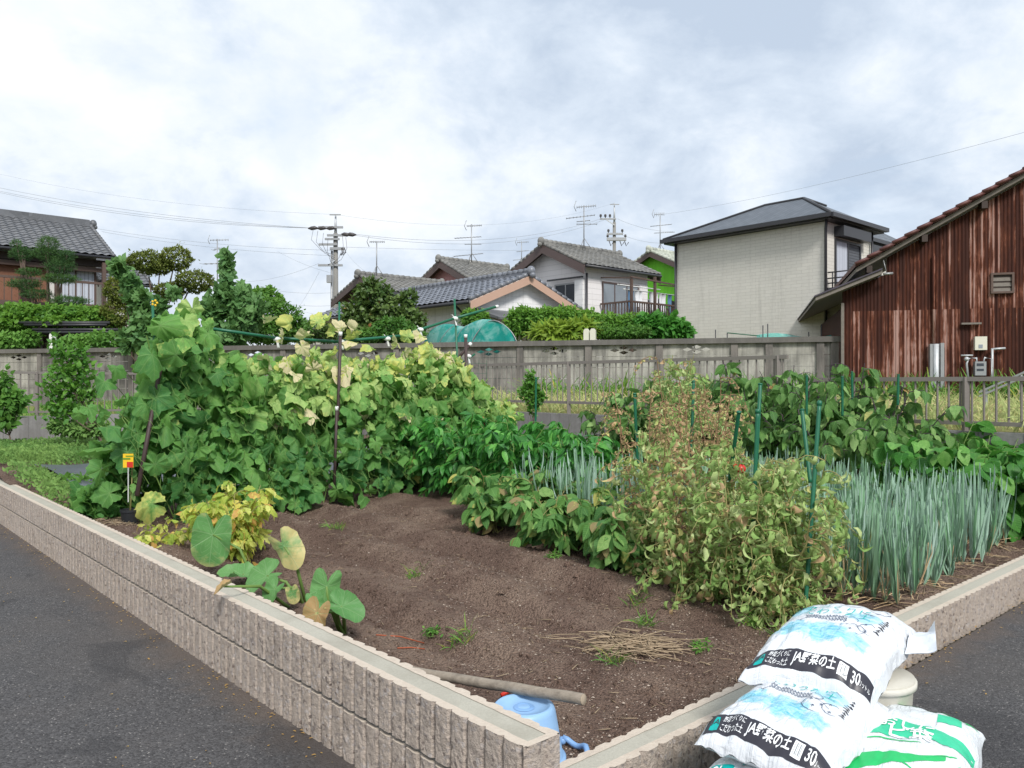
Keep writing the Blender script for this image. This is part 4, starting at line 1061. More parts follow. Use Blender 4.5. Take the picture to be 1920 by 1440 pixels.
def wire(label, a, b, sag, r=.013):
    a, b = Vector(a), Vector(b); n = 18; c = (a+b)/2
    pts = [a+(b-a)*t + Vector((0, 0, -4*sag*t*(1-t))) - c for t in [i/n for i in range(n+1)]]
    o = obj('power_line', MB().tube(pts, r, 4), wire_m, None, label, 'wire', 'overhead lines'); o.location = c
P1 = lambda py, dx=0: Vector((c1.x+dx, c1.y-.14, CAM_H+(720-py)/F*PY))
P2 = lambda py, dx=0: Vector((c2.x+dx, c2.y-.14, CAM_H+(720-py)/F*PY2))
for lab, a, b, sg, r in (
    ('thin earth wire from the very top of the tall pole to the left edge', at(-60, 312, 46), P1(403), .5, .008),
    ('upper of three close wires running left from the tall pole', at(-60, 339, 44), P1(428, -1.2), .35, .014),
    ('middle of three close wires running left from the tall pole', at(-60, 345, 44), P1(429, -.8), .42, .014),
    ('lowest of three close wires running left from the tall pole', at(-60, 347, 42), P1(429, -.4), .5, .014),
    ('single wire crossing left sky above the trimmed trees, ending at the pole bracket', at(-60, 378, 40), P1(470, -.1), .5, .011),
    ('low wire from the pole crossing just above the tiled outbuilding', at(190, 434, 40), P1(480, -.1), .2, .011),
    ('thin earth wire between the tops of the two poles', P1(403), P2(381), .9, .008),
    ('upper wire of the close pair between the two poles', P1(440, .9), P2(410, -.8), .75, .014),
    ('lower wire of the close pair between the two poles', P1(442, .9), P2(411, -.5), .9, .014),
    ('straight wire running right from the tall pole behind the roof aerials', P1(464, .4), at(1110, 468, 60), .1, .011),
    ('single long wire rising to the right edge above the beige house', at(1240, 402, 60), at(2000, 226, 30), .35, .012),
    ('short drop wire from the tall pole down to the brown house', P1(467, .4), at(690, 512, 33), .12, .009),
    ('service wire slanting from the pole bracket to the lower left', P1(494, -.7), at(440, 528, 44), .25, .009),
    ('stay wire crossing the gap left of the tall pole, running down to the left', P1(512, -.2), at(520, 471, 40), .1, .009),
    ('lowest service wire fanning down left of the tall pole', P1(510, -.7), at(555, 582, 44), .1, .008),
    ('first of the low wires in the gap below the pole box', at(520, 545, 60), at(640, 547, 60), .15, .016),
    ('lower thick wire in the gap below the pole box, over the far house', at(520, 566, 60), at(640, 571, 60), .2, .018),
    ('bottom wire in the gap just above the far house roof', at(560, 582, 60), at(640, 594, 60), .1, .014),
    ('wire leaving the farther pole to the right, towards the green house', P2(411, .2), at(1262, 434, 50), .2, .014),
    ('second wire leaving the farther pole to the right, lower down', P2(441, .5), at(1262, 455, 50), .2, .014)):
    wire(lab, a, b, sg, r*.52)

def aerial(label, px, ytop, ybase, Y, booms, lean=0):
    b = at(px, ybase, Y); zt = CAM_H+(720-ytop)/F*Y; H = zt-b.z
    root = thing('tv_aerial', label, 'aerial', b, 0, 'roof aerials')
    obj('mast', MB().tube([(0, 0, -.15), (lean, 0, H)], .026, 6), metal_grey, root)
    g = MB()
    for a in (0, 2.1, 4.2): g.tube([(.32*math.cos(a), .32*math.sin(a), -.2), (0, 0, .28)], .014, 4)
    obj('mount', g, metal_grey, root)
    for (f, x0, x1, n, el, slope, vert) in booms:
        z = H*f; g = MB(); g.tube([(x0, 0, z+slope*x0), (x1, 0, z+slope*x1)], .017, 5)
        for i in range(n):
            x = x0+(x1-x0)*i/max(1, n-1); zz = z+slope*x
            if vert: g.tube([(x, 0, zz-el/2), (x, 0, zz+el/2)], .010, 4)
            else: g.tube([(x-.02, -el/2, zz-.05*el), (x+.02, el/2, zz+.05*el)], .010, 4)
        if vert and n > 2: g.tube([(x0-.03, 0, z-.2), (x0-.12, 0, z), (x0-.03, 0, z+.25)], .014, 4)
        obj('boom', g, metal_grey, root)
aerial('thin roof aerial left of the tall pole behind the fig tip', 407, 448, 540, 40, [(.98, -.35, .55, 7, .1, .02, 1), (.8, -.2, .15, 3, .5, .3, 0), (.5, -.7, .1, 4, .9, .03, 0)])
aerial('single boom aerial on the brown house roof', 706, 452, 510, 33, [(.98, -.28, .32, 9, .09, 0, 1)])
aerial('many boomed aerial on the pink gabled house roof', 884, 420, 485, 36, [(.95, -.2, .45, 9, .09, .05, 1), (.62, -.75, .42, 9, .5, .06, 0), (.42, -.3, .42, 4, .3, 0, 0), (.12, -.8, .5, 10, .5, .1, 0)])
aerial('small distant aerial left of the white house ridge', 978, 452, 490, 48, [(.95, -.25, .4, 6, .12, .05, 1), (.5, -.3, .4, 5, .2, .1, 0), (.1, -.5, .0, 3, .3, .1, 0)])
aerial('tall aerial with four booms above the white house ridge', 1095, 385, 458, 34, [(.97, -.3, .5, 9, .12, .08, 1), (.72, -.75, .45, 9, .6, .12, 0), (.60, -.3, .25, 4, .3, .1, 0), (.52, -.3, .55, 4, .6, 0, 0)])
aerial('aerial with three booms above the lime green house', 1238, 400, 466, 42, [(.98, -.3, .2, 6, .2, .05, 1), (.66, -.5, .6, 8, .5, .1, 0), (.45, -.3, .75, 10, .4, .05, 0)])
# twig-like aerial tip by the red roof at the top right
g = MB()
for a, b in (((0, 0, 0), (-.05, 0, .35)), ((0, 0, .1), (.1, 0, .3)), ((-.03, 0, .2), (-.13, 0, .33))): g.tube([a, b], .01, 4)
# ---------------------------------------------------------------- plants
rng = np.random.RandomState(11)
def unit(v): v = np.asarray(v, float); return v/(np.linalg.norm(v)+1e-9)
def rvec(rg): return unit(rg.normal(size=3))
T_CUC = [leaf_palm(i, 5, .21, .22+.14*(i % 3), .26+.18*(i % 4), .10) for i in range(10)]
T_OV = [leaf_blade(.62, 5, .10, .25, 0, .42, 0, i, .25*(i-1)) for i in range(3)]
T_LAN = [leaf_blade(.42, 5, .14, .35, 0, .40, 0, i, .3*(i-1)) for i in range(3)]
T_SMALL = [leaf_blade(.48, 3, .10, .15, 0, .45, 0, i) for i in range(2)]
T_CURL = [leaf_blade(.36, 6, .32, .2, .8+.35*i, .42, .15, i, .7*(i-1.5)) for i in range(4)]
T_BIG = [leaf_blade(.72, 7, .08, .30, 0, .42, .07, i, .2*(i-1)) for i in range(4)]
T_EGG = [leaf_blade(.56, 8, .12, .38, 0, .40, .13, i+40, .3*(i-1), 1.1) for i in range(4)]
T_LOBE = [leaf_blade(.62, 7, .16, .3, .35, .5, .3, i, .4*(i-1.5)) for i in range(4)]
T_NEED = [leaf_blade(.12, 2, .0, .1, 0, .5)]
T_FIG = [leaf_palm(20+i, 5, .42, .14, .25, .05, 26) for i in range(4)]
T_TARO = [leaf_heart(.34, .2, i) for i in range(3)]
T_GRASS = [leaf_blade(.045, 4, .1, .0, .25+.3*i, .35, 0, i) for i in range(4)]
T_FROND = [leaf_blade(.30, 6, .1, .45, 0, .45, .35, i) for i in range(3)]

# ---- cucumber trellis
VV = 8.0
def vp(px, py, v=VV):                    # the point of the plane v = const seen at this pixel
    k_ = (px-960)/F; u = (B_*v + A_*v*k_)/(A_-B_*k_); Y = B_*u+A_*v
    return Vector(((px-960)/F*Y, Y, CAM_H+(720-py)/F*Y))
tr = thing('trellis', 'green and brown pole trellis carrying the cucumber vines', 'trellis', W(4.6, VV, .2)); ti = -tr.location
def pole(parent, a, b, r, m_, name='pole', white=False):
    o = obj(name, MB().tube([a+ti, (a+b)/2+ti, b+ti], r, 8), m_, parent)
    if white:
        d_ = (b-a).normalized(); obj('pole_cap', MB().tube([b+ti-d_*.01, b+ti+d_*.035], r*1.15, 8), white_pl, o)
    return o
top_l, top_m = vp(395, 616), vp(642, 641); end_r = vp(930, 575)
pole(tr, top_l, vp(520, 634), .016, pole_green); pole(tr, vp(515, 633.5), top_m, .016, pole_green)
pole(tr, vp(625, 641), vp(760, 629), .017, pole_green); pole(tr, vp(750, 630), vp(852, 597), .017, pole_green); pole(tr, vp(848, 598), end_r, .017, pole_green, 'pole', True)
pole(tr, vp(632, 920), vp(636, 566), .011, pole_green); pole(tr, vp(868, 900), vp(852, 560), .013, pole_green)
pole(tr, vp(629, 930, 7.75), vp(638, 628, 7.58), .018, pole_brown, 'pole', True); pole(tr, vp(626, 930, 7.55), vp(631, 768, 7.5), .016, pole_brown, 'pole', True)
pole(tr, vp(878, 900, 7.9), vp(873, 632, 7.9), .020, pole_brown, 'pole', True); pole(tr, vp(862, 668, 7.95), vp(880, 647, 7.95), .02, pole_brown, 'pole', True)
pole(tr, vp(256, 930, 7.38), vp(300, 690, 7.68), .021, pole_brown, 'pole', True); pole(tr, vp(850, 692), vp(890, 664), .012, pole_green)
pole(tr, vp(300, 900), vp(285, 560), .013, pole_green); pole(tr, vp(400, 720, 8.1), vp(640, 733, 8.1), .012, pole_green)
g = MB()
for px, py in ((519, 636), (640, 641), (726, 635), (853, 597), (788, 618), (878, 668)):
    p = vp(px, py)+ti; g.ball(p, .035, 7, 5, (1.2, 1, .8)); g.beam(p, p+Vector((.02, -.01, -.09)), .03, .006); g.beam(p, p+Vector((-.04, -.01, .05)), .03, .006)
obj('tie', g, white_pl, tr)
g = MB()                                  # climbing net
for i in range(34):
    u = 2.5+4.3*i/33; g.tube([W(u, VV+.1, .25)+ti, W(u, VV+.1, 1.8)+ti], .002, 3, False)
for i in range(12):
    z = .3+1.45*i/11; g.tube([W(2.5, VV+.1, z)+ti, W(6.8, VV+.1, z)+ti], .002, 3, False)
obj('climbing_net', g, pole_green, tr)

# ---- cucumber vines: nine plants along the row, each with stems and its own leaves
TOPS = [(2.0, .62), (2.2, .95), (2.42, 1.6), (2.6, 2.08), (2.82, 2.24), (2.98, 2.12), (3.12, 1.80), (3.3, 1.74), (3.7, 1.74), (4.2, 1.86), (4.7, 1.72), (5.2, 1.80), (5.6, 1.92), (6.0, 1.84), (6.25, 1.62), (6.6, 1.42), (6.9, 1.2)]
def topz(u): return float(np.interp(u, [a for a, b in TOPS], [b for a, b in TOPS]))
front = np.array(W(0, -1)); upv = np.array([0, 0, 1.0]); lef = np.array(W(-1, 0))
vlab = ['cucumber vine at the left end of the trellis, tallest, with large green leaves', 'cucumber vine second from the left end, deep green and dense', 'cucumber vine left of the first pale patch, green with yellowing top', 'pale topped cucumber vine left of the brown trellis post', 'yellowed cucumber vine at the brown trellis post, with dry leaves', 'pale cucumber vine just right of the brown trellis post', 'pale green cucumber vine under the rising right pole', 'cucumber vine at the right end of the trellis beside the peppers']
nV = len(vlab); U0, U1 = 2.15, 6.75
for i, lab in enumerate(vlab):
    rg = np.random.RandomState(40+i); ua, ub = U0+(U1-U0)*i/nV, U0+(U1-U0)*(i+1)/nV; uc = (ua+ub)/2
    root = thing('cucumber_vine', lab, 'vine plant', W(uc, VV, soil_z(uc, VV, False)), 0, 'cucumber vines on the trellis'); inv = -np.array(root.location)
    lv = LV(T_CUC, 60+i); sg = MB(); fl = MB()
    n = 215 if i else 300
    for j in range(n):
        lo_u = ua-.15 if i else ua-.42
        u = max(2.02, rg.uniform(lo_u, ub+.12)); t = rg.rand()**.8 if i else rg.rand()**.9
        if i == 0 and u < ua: t *= max(.05, .55*(1-(ua-u)/.62))
        zt = topz(max(2.0, u)) if u > 2.0 else .8; z = .24+(zt-.24)*t
        half = .52-.34*min(1, z/1.9)
        side = rg.rand(); off = -half+rg.normal()*.07 if side < .62 else (rg.uniform(-half, half) if side < .82 else half+rg.normal()*.06)
        if i == 0 and z < .85 and u < 2.6: off = max(off, .05)
        p = np.array(W(u, VV+off, z))
        lean = unit(front*(1.0 if off < 0 else -.8)*(1.0) + lef*(.8 if (i == 0 and u < ua+.25) else .12) + rg.normal(size=3)*.62 + upv*.40)
        droop = unit(-upv*(.60+.35*rg.rand()) + front*(.50 if off < 0 else -.4) + rg.normal(size=3)*.62)
        sz = (.085+.135*rg.rand()**.8)*(1.08 if i < 2 else .95)*(1 if t < .93 else .85)
        dryv = 0.0; pale = max(0, min(1, (t-.30)*1.5))*max(0, min(1, (u-2.75)/1.0))
        if rg.rand() < .45*pale+.04: dryv = rg.uniform(.08, .36)*(.4+.8*pale)
        if i in (3, 4, 5) and rg.rand() < .10: dryv = rg.uniform(.4, .95)
        if t > .9 and u > 3.4 and rg.rand() < .4: dryv = rg.uniform(.35, .8)
        cc = min(1, max(0, rg.rand()*.62+.52*pale+.16*(t-.3)))
        lv.put(p+inv, droop, lean, sz, dryv, cc)
        q = p+inv; st_p = q-droop*.02; e = q + unit(-lean+rg.normal(size=3)*.4)*.13 + np.array([0, 0, -.03])
        if j % 2 == 0: sg.tube([Vector(st_p), Vector((st_p+e)/2+np.array([0, 0, .02])), Vector(e)], [.0035, .003, .003], 4, False)
    for j in range(5):                     # main stems
        u = rg.uniform(ua, ub); pts = []
        for k_ in range(8):
            z = .2+(topz(u)-.25)*k_/7; pts.append(Vector(np.array(W(u+.1*math.sin(k_*1.3+j), VV-.30+.035*k_+.03*math.sin(k_*2+j), z))+inv))
        sg.tube(pts, .006, 5, False)
    if i == 0:                             # leaves that stand clear of the mass, and the tuft on top
        for px, py, sz, age, c_, dv in ((360, 578, .25, .18, .95, 7.7), (345, 600, .24, .12, .85, 7.6), (300, 610, .27, .05, .6, 7.5), (340, 630, .26, .1, .7, 7.5), (215, 690, .17, .02, .3, 7.75), (195, 715, .19, .02, .25, 7.8), (165, 765, .17, .0, .4, 7.85), (150, 775, .15, 0, .5, 7.9), (185, 775, .16, 0, .35, 7.9), (285, 665, .25, .0, .2, 7.4), (330, 665, .28, .15, .35, 7.4), (380, 660, .24, .0, .3, 7.4), (300, 595, .2, .1, .5, 7.6), (390, 625, .22, .1, .6, 7.6), (285, 945, .26, .42, .6, 7.25), (205, 925, .24, 0, .4, 7.8), (190, 880, .22, 0, .3, 7.8), (200, 800, .2, 0, .2, 7.6), (225, 825, .22, 0, .15, 7.6), (290, 870, .22, .1, .3, 7.3), (200, 955, .2, 0, .3, 7.9)):
            p = np.array(vp(px, py, dv))+inv; lv.put(p, unit(-upv*.6+front*.3+rg.normal(size=3)*.45), unit(front*.9+upv*.5+lef*.3+rg.normal(size=3)*.35), sz*.84, age, c_)
            b_ = np.array(vp(min(px+40, 330), py+30, 7.95))+inv; sg.tube([Vector(p), Vector((p+b_)/2+np.array([0, 0, .04])), Vector(b_)], .004, 4, False)
        for px, py in ((290, 568),):
            p = Vector(np.array(vp(px, py, 7.5))+inv)
            for a in range(5): fl.ball(p+Vector((.022*math.cos(a*1.257), -.01, .022*math.sin(a*1.257)))*1.0, .011, 6, 4, (1, .5, 1))
    if i in (3, 4, 5, 6):                  # the dry tatters along the top pole
        for px, py in {3: ((530, 632), (545, 605), (500, 600), (565, 650)), 4: ((595, 605), (610, 600), (575, 630), (625, 622), (640, 615)), 5: ((670, 630), (665, 618), (660, 640), (695, 650)), 6: ((765, 632), (790, 630), (745, 645), (815, 660))}[i]:
            lv.put(np.array(vp(px, py, 7.85))+inv, unit(rg.normal(size=3)+[0, 0, .3]), unit(front+rg.normal(size=3)*.5), rg.uniform(.10, .15), rg.uniform(.35, .85), .95)
    for j in range(22):                    # curly tendrils
        u = rg.uniform(ua, ub); z0 = rg.uniform(.5, topz(u)); b_ = np.array(W(u, VV-.4, z0))+inv
        sg.tube([Vector(b_ + front*.05*k_ + np.array([.03*math.sin(k_*1.7+j), 0, -.045*k_+.02*math.cos(k_*1.7)])) for k_ in range(6)], .0022, 3, False)
    obj('foliage', lv.mesh('foliage', L['cuc']), None, root); obj('stem', sg, st_green, root)
    if fl.v: obj('flower', fl, yellow_pt, root)

# ---- bushy plants grown from stems
def branchy(name, label, cat, group, base, seed, H, temps, lm, sm, nst=3, spread=.25, nbr=9, brl=.35, droop=.2, lpb=14, lsz=(.06, .09), age=lambda rg, t: 0.0, c=lambda rg, t: None, hang=.35, lean=(0, 0), cluster=1, sr=.008, fruit=None, start=.2, up=.5):
    rg = np.random.RandomState(seed); base = Vector(base)
    root = thing(name, label, cat, base, 0, group); lv = LV(temps, seed); sg = MB(); ends = []
    for s in range(nst):
        a = 2*math.pi*(s+rg.rand()*.7)/nst; h = H*rg.uniform(.78, 1.05); pts = []
        for k_ in range(7):
            t = k_/6; r_ = spread*t**1.3
            pts.append(np.array([r_*math.cos(a)+lean[0]*t*t+.02*rg.normal(), r_*math.sin(a)+lean[1]*t*t+.02*rg.normal(), -.03+h*t]))
        sg.tube([Vector(p) for p in pts], [sr*(1.25-.85*k_/6) for k_ in range(7)], 6, False)
        for b in range(nbr):
            t = start+(1-start)*(b+rg.rand())/nbr; x = t*6; i0 = min(5, int(x)); p0 = pts[i0]+(pts[i0+1]-pts[i0])*(x-i0)
            an = a+rg.normal()*1.3 if nst > 1 else rg.rand()*6.28; d_ = unit([math.cos(an), math.sin(an), up*rg.uniform(.4, 1.5)])
            l_ = brl*rg.uniform(.6, 1.2)*(1.15-.55*t); bp = [p0]; dd = d_.copy()
            for q in range(4):
                dd = unit(dd+np.array([0, 0, -droop*(.6+.5*rg.rand())])*(q+1)*.5+rg.normal(size=3)*.12); bp.append(bp[-1]+dd*l_/4)
            sg.tube([Vector(p) for p in bp], [sr*.55, sr*.5, sr*.4, sr*.3, sr*.2], 4, False); ends.append(bp)
            for q in range(lpb):
                f = (q+rg.rand())/lpb*4; j0 = min(3, int(f)); p = bp[j0]+(bp[j0+1]-bp[j0])*(f-j0)
                if p[2] < .015: p = p*np.array([1, 1, 0])+np.array([0, 0, .02])
                out = unit(bp[j0+1]-bp[j0]); side = unit(np.cross(out, upv)*(1 if q % 2 else -1)+rg.normal(size=3)*.35)
                for cl in range(cluster):
                    if cluster > 1: side = unit(out*[.9, .2, .2][cl]+np.cross(out, upv)*[0, 1, -1][cl]+rg.normal(size=3)*.15)
                    d2 = unit(side*.75+out*.5-upv*hang*rg.uniform(.3, 1.6)); sz = rg.uniform(*lsz)
                    lv.put(p+side*.015, d2, unit(upv*(.9-.3*hang)+rg.normal(size=3)*.42), sz, age(rg, p[2]/H), c(rg, p[2]/H))
    obj('foliage', lv.mesh('foliage', lm), None, root); obj('stem', sg, sm, root)
    if fruit: fruit(root, ends, rg)
    return root
def gz(u, v): return soil_z(u, v, False)-.01

def chillies(root, ends, rg):
    for k_ in range(4):
        bp = ends[rg.randint(len(ends))]; p = Vector(bp[2]); g = MB()
        g.tube([p, p+Vector((.01, -.01, -.03)), p+Vector((.015, -.01, -.07)), p+Vector((.02, -.01, -.095))], [.006, .010, .009, .002], 6)
        obj('chilli', g, L_fruit_green if k_ % 3 else red_fruit, root)
L_fruit_green = plain('green_fruit', (.13, .26, .03), .3)
pp = [(5.85, 8.35, 1.0, 'dark green pepper plant against the right end of the vine row'), (5.45, 7.75, .95, 'pepper plant in front of the vines, left front of the pepper row'), (6.35, 8.15, 1.0, 'tall pepper plant behind, nearest the fence post by the vines'), (6.05, 7.4, .98, 'broad pepper plant in the middle of the pepper row, tallest tip'), (5.45, 6.95, .92, 'low pepper plant behind the left of the bean row'), (5.95, 6.6, .88, 'bushy pepper plant left of the young staked tree'), (6.5, 7.0, .80, 'pepper plant at the foot of the young staked tree'), (5.5, 6.1, .88, 'glossy pepper plant with yellow green chillies beside the beans'), (5.7, 5.5, .92, 'pepper plant at the right end of the row beside the leeks'), (6.3, 6.0, .78, 'pepper plant at the back right of the row before the footing')]
for i, (u, v, h, lab) in enumerate(pp):
    branchy('pepper_plant', lab, 'pepper plant', 'pepper plants', W(u, v, gz(u, v)), 100+i, h, T_LAN, L['pepper'], st_green, 5, .32, 11, .36, .25, 16, (.085, .145), hang=.55, fruit=chillies)

def age_b(rg, t): return rg.uniform(.3, .9) if rg.rand() < .10 else (rg.uniform(.03, .2) if rg.rand() < .2 else 0)
for i, (u, v, h, lab) in enumerate(((4.85, 5.75, .50, 'soybean plant at the left end of the bean row'), (4.55, 5.3, .46, 'soybean plant near the left end, with browned leaf tips'), (4.75, 4.85, .48, 'soybean plant in the middle of the bean row, round leaves'), (4.45, 4.45, .42, 'low soybean plant hanging over the bare soil'), (4.7, 4.05, .48, 'soybean plant towards the tomatoes, yellow leaf among green'), (4.45, 3.7, .42, 'soybean plant at the right end, touching the dead tomato vines'), (5.2, 5.1, .52, 'soybean plant behind the row, against the peppers'))):
    branchy('soybean_plant', lab, 'bean plant', 'soybean plants', W(u, v, gz(u, v)), 130+i, h, T_OV, L['bean'], st_olive, 5, .22, 7, .26, .2, 4, (.085, .15), age_b, hang=.7, cluster=3, sr=.006)

# tomato plants, withering
def tomatoes(cols):
    def f(root, ends, rg):
        for q in cols:
            p = Vector(q)-root.location; g = MB().ball(p, .036, 12, 9, (1, 1, .9)); o = obj('tomato', g, red_fruit, root)
            c_ = MB()
            for a in range(5): c_.tube([p+Vector((0, 0, .032)), p+Vector((.022*math.cos(a*1.26), .022*math.sin(a*1.26), .034)), p+Vector((.04*math.cos(a*1.26), .04*math.sin(a*1.26), .03))], [.004, .004, .001], 4)
            obj('calyx', c_, st_green, o)
    return f
def age_dead(rg, t): return rg.uniform(.55, 1.0) if rg.rand() < .68 else rg.uniform(.15, .5)
def age_half(rg, t): return rg.uniform(.3, .95) if rg.rand() < .20 else rg.uniform(0, .16)
def age_live(rg, t): return rg.uniform(.3, .9) if rg.rand() < .09 else rg.uniform(0, .08)
tt = [(4.25, 2.40, .92, age_live, st_olive, 'green staked tomato plant nearest the road wall'), (4.6, 2.45, 1.02, age_live, st_olive, 'greenish tomato plant behind the right stakes, leaning to the leeks'), (4.28, 2.72, .98, age_live, st_olive, 'tomato plant with curled leaves at the front left stake'), (4.2, 3.05, .86, age_half, st_olive, 'tomato plant sprawling over the soil left of the front stake'), (4.75, 2.95, 1.0, age_live, st_olive, 'tomato plant bearing the red fruit, behind the front stakes'), (4.4, 3.42, 1.0, age_half, st_olive, 'olive withered tomato plant at the left foot of the patch'), (5.0, 3.5, 1.38, age_dead, st_brown, 'brown dead tomato plant in the middle of the patch'), (5.35, 3.95, 1.48, age_dead, st_brown, 'tall brown dead tomato plant at the back left'), (5.6, 3.75, 1.36, age_dead, st_brown, 'dead tomato plant with rusty brown stems at the back'), (4.85, 3.95, 1.22, age_dead, st_brown, 'dead tomato plant next to the right end of the beans'), (5.15, 3.1, .95, age_half, st_olive, 'sparse tomato plant among the leeks'), (6.2, 4.6, 1.5, age_live, st_olive, 'spindly light green tomato plant above the brown dead ones'), (6.7, 5.0, 1.55, age_live, st_olive, 'tallest pale tomato plant, thin tips against the concrete wall')]
for i, (u, v, h, ag, sm, lab) in enumerate(tt):
    dead_ = ag is age_dead
    branchy('tomato_plant', lab, 'tomato plant', 'withering tomato plants', W(u, v, gz(u, v)), 160+i, h, T_CURL, L['tom'], sm, 4, .20, 17, .38, .55 if not dead_ else .62, 10, (.055, .13) if not dead_ else (.035, .08), ag, hang=1.15 if not dead_ else 1.2, sr=.007, start=.06,
            fruit=tomatoes([tuple(at(1389, 879, 5.35)), tuple(at(1372, 872, 5.5))]) if i == 4 else None)
# stakes: one object each
def stake(label, px0, y0, px1, y1, Y0, Y1, r=.0125):
    a, b = at(px0, y0, Y0), at(px1, y1, Y1); root = thing('garden_stake', label, 'garden stake', a, 0, 'green garden stakes')
    g = MB(); n = 24; d_ = (b-a)
    obj('rod', g.tube([d_*(k_/n) for k_ in range(n+1)], [r*(1.0 if k_ % 2 else 1.09) for k_ in range(n+1)], 8), pole_green, root)
    obj('stake_cap', MB().tube([d_*.985, d_*1.004, d_*1.01], [r*1.3, r*1.3, r*.7], 8), pole_green, root)
for a in (('front green stake left of the pair in the tomatoes, tall and upright', 1408, 1105, 1421, 770, 4.9, 4.95), ('short green stake leaning right beside the front left stake', 1368, 900, 1386, 772, 5.3, 5.1), ('taller green stake just behind the front left stake', 1418, 870, 1426, 720, 5.25, 5.4), ('green stake leaning left in the crossed right pair', 1520, 905, 1504, 768, 4.9, 5.05), ('long green stake at the right front, reaching to the soil', 1509, 1162, 1537, 755, 4.55, 4.8), ('dark green stake at the back left of the dead tomatoes', 1196, 880, 1190, 738, 6.9, 6.9), ('stake hidden in brown stems at the back of the patch', 1296, 860, 1301, 715, 6.7, 6.8), ('thin stake behind the pale tomato tops, left', 1291, 740, 1290, 688, 8.2, 8.2), ('thin stake standing in the eggplants, leftmost there', 1513, 780, 1513, 704, 8.2, 8.2), ('thin stake rising above the eggplants beside the fence end', 1580, 780, 1580, 706, 8.0, 8.0), ('short thin stake near the shed corner among eggplants', 1599, 760, 1598, 697, 8.4, 8.4), ('thin stake at the right among eggplants, before the fence post', 1684, 760, 1685, 702, 7.9, 7.9), ('thin stake beside the young tree in the peppers', 1004, 810, 1005, 708, 10.2, 10.2), ('stake with a tag by the citrus bush at left', 142, 812, 142, 722, 12.6, 12.6)):
    stake(*a)

# eggplants and the low broad-leaved plants in front of the right fence
def age_e(rg, t): return rg.uniform(.3, .7) if rg.rand() < .012 else (rg.uniform(.03, .15) if rg.rand() < .2 else 0)
ee = [(8.2, 7.0, 1.0, 'eggplant at the left end, alone before the fence'), (8.2, 6.55, 1.12, 'eggplant half hidden behind the dead tomato stems, left'), (8.3, 6.3, 1.30, 'eggplant behind the palest tomato tops'), (8.2, 5.85, 1.36, 'eggplant between the pale tomato tops and the fence end'), (8.3, 5.4, 1.42, 'eggplant under the right end of the taller fence'), (8.2, 4.95, 1.50, 'tall eggplant with drooping leaves near the fence gap'), (8.3, 4.5, 1.48, 'eggplant just left of the thin stake by the fence gap'), (8.2, 4.1, 1.44, 'eggplant beside the thin stakes, with wilted tips'), (8.3, 3.7, 1.34, 'eggplant with purple stems before the rusty shed'), (8.2, 3.3, 1.16, 'eggplant with one brown leaf near the fence post'), (7.85, 5.6, 1.0, 'low eggplant behind the dead stems, beside the leeks'), (7.85, 5.1, 1.05, 'low eggplant behind the leeks, in the gap of the dead stems'), (7.8, 4.65, 1.05, 'low eggplant in front, shading the leeks'), (7.85, 4.2, 1.05, 'eggplant of the front row behind the crossed stakes'), (7.8, 3.8, .98, 'front row eggplant right of the crossed stakes'), (7.85, 3.4, .88, 'lowest eggplant over the leek tops')]
for i, (u, v, h, lab) in enumerate(ee):
    branchy('eggplant', lab, 'eggplant', 'eggplants', W(u, v, gz(u, v)), 200+i, h, T_EGG, L['egg'], st_purple, 5, .38, 13, .38, .3, 7, (.10, .19), age_e, hang=.75, sr=.009)
for i, (u, v, h, lab) in enumerate(((7.85, 3.05, .78, 'broad leaved green plant left of the right edge clump'), (8.2, 2.95, .95, 'broad leaved plant before the fence, pale crossing veins'), (7.9, 2.7, .76, 'broad leaved plant at the right edge above the leeks'), (8.25, 2.55, .86, 'broad leaved plant close to the fence at far right'), (7.95, 2.35, .74, 'broad leaved plant at the far right by the wall'), (8.3, 2.2, .84, 'rearmost broad leaved plant in the right corner'))):
    branchy('broad_leaved_plant', lab, 'vegetable plant', 'broad leaved plants by the right fence', W(u, v, gz(u, v)), 220+i, h, T_BIG, L['vine'], st_green, 7, .38, 10, .3, .3, 7, (.11, .18), hang=.6, sr=.007)

# leeks: each clump an object of its own
def leek_mesh(seed):
    rg = np.random.RandomState(seed); lv = LV([leaf_blade(.032, 6, .45, .0, .02+.05*i, .28, 0, i, .15*(i-1), .6) for i in range(3)], seed)
    for s in range(3):
        o = np.array([rg.normal()*.03, rg.normal()*.03, 0])
        for k_ in range(5):
            a = rg.choice([0, math.pi])+rg.normal()*.5+.6; tl = rg.uniform(.04, .40); d_ = unit([tl*math.cos(a), tl*math.sin(a), 1])
            l_ = rg.uniform(.40, .66); br = rg.rand()
            lv.put(o+np.array([0, 0, .015*k_]), d_, [math.cos(a), math.sin(a), .1], l_*(1.0 if br > .18 else .6), rg.uniform(.5, .95) if br < .15 else (rg.uniform(.04, .16) if br < .45 else 0))
        for k_ in range(2):
            a = rg.rand()*6.28; lv.put(o+np.array([0, 0, .02]), unit([math.cos(a), math.sin(a), .25-.5*rg.rand()*.8]), [0, 0, 1], rg.uniform(.14, .25), .9)
    return lv.mesh('leek', L['leek'])
lm_ = [leek_mesh(300+i) for i in range(8)]; rg = random.Random(3); nl = 0
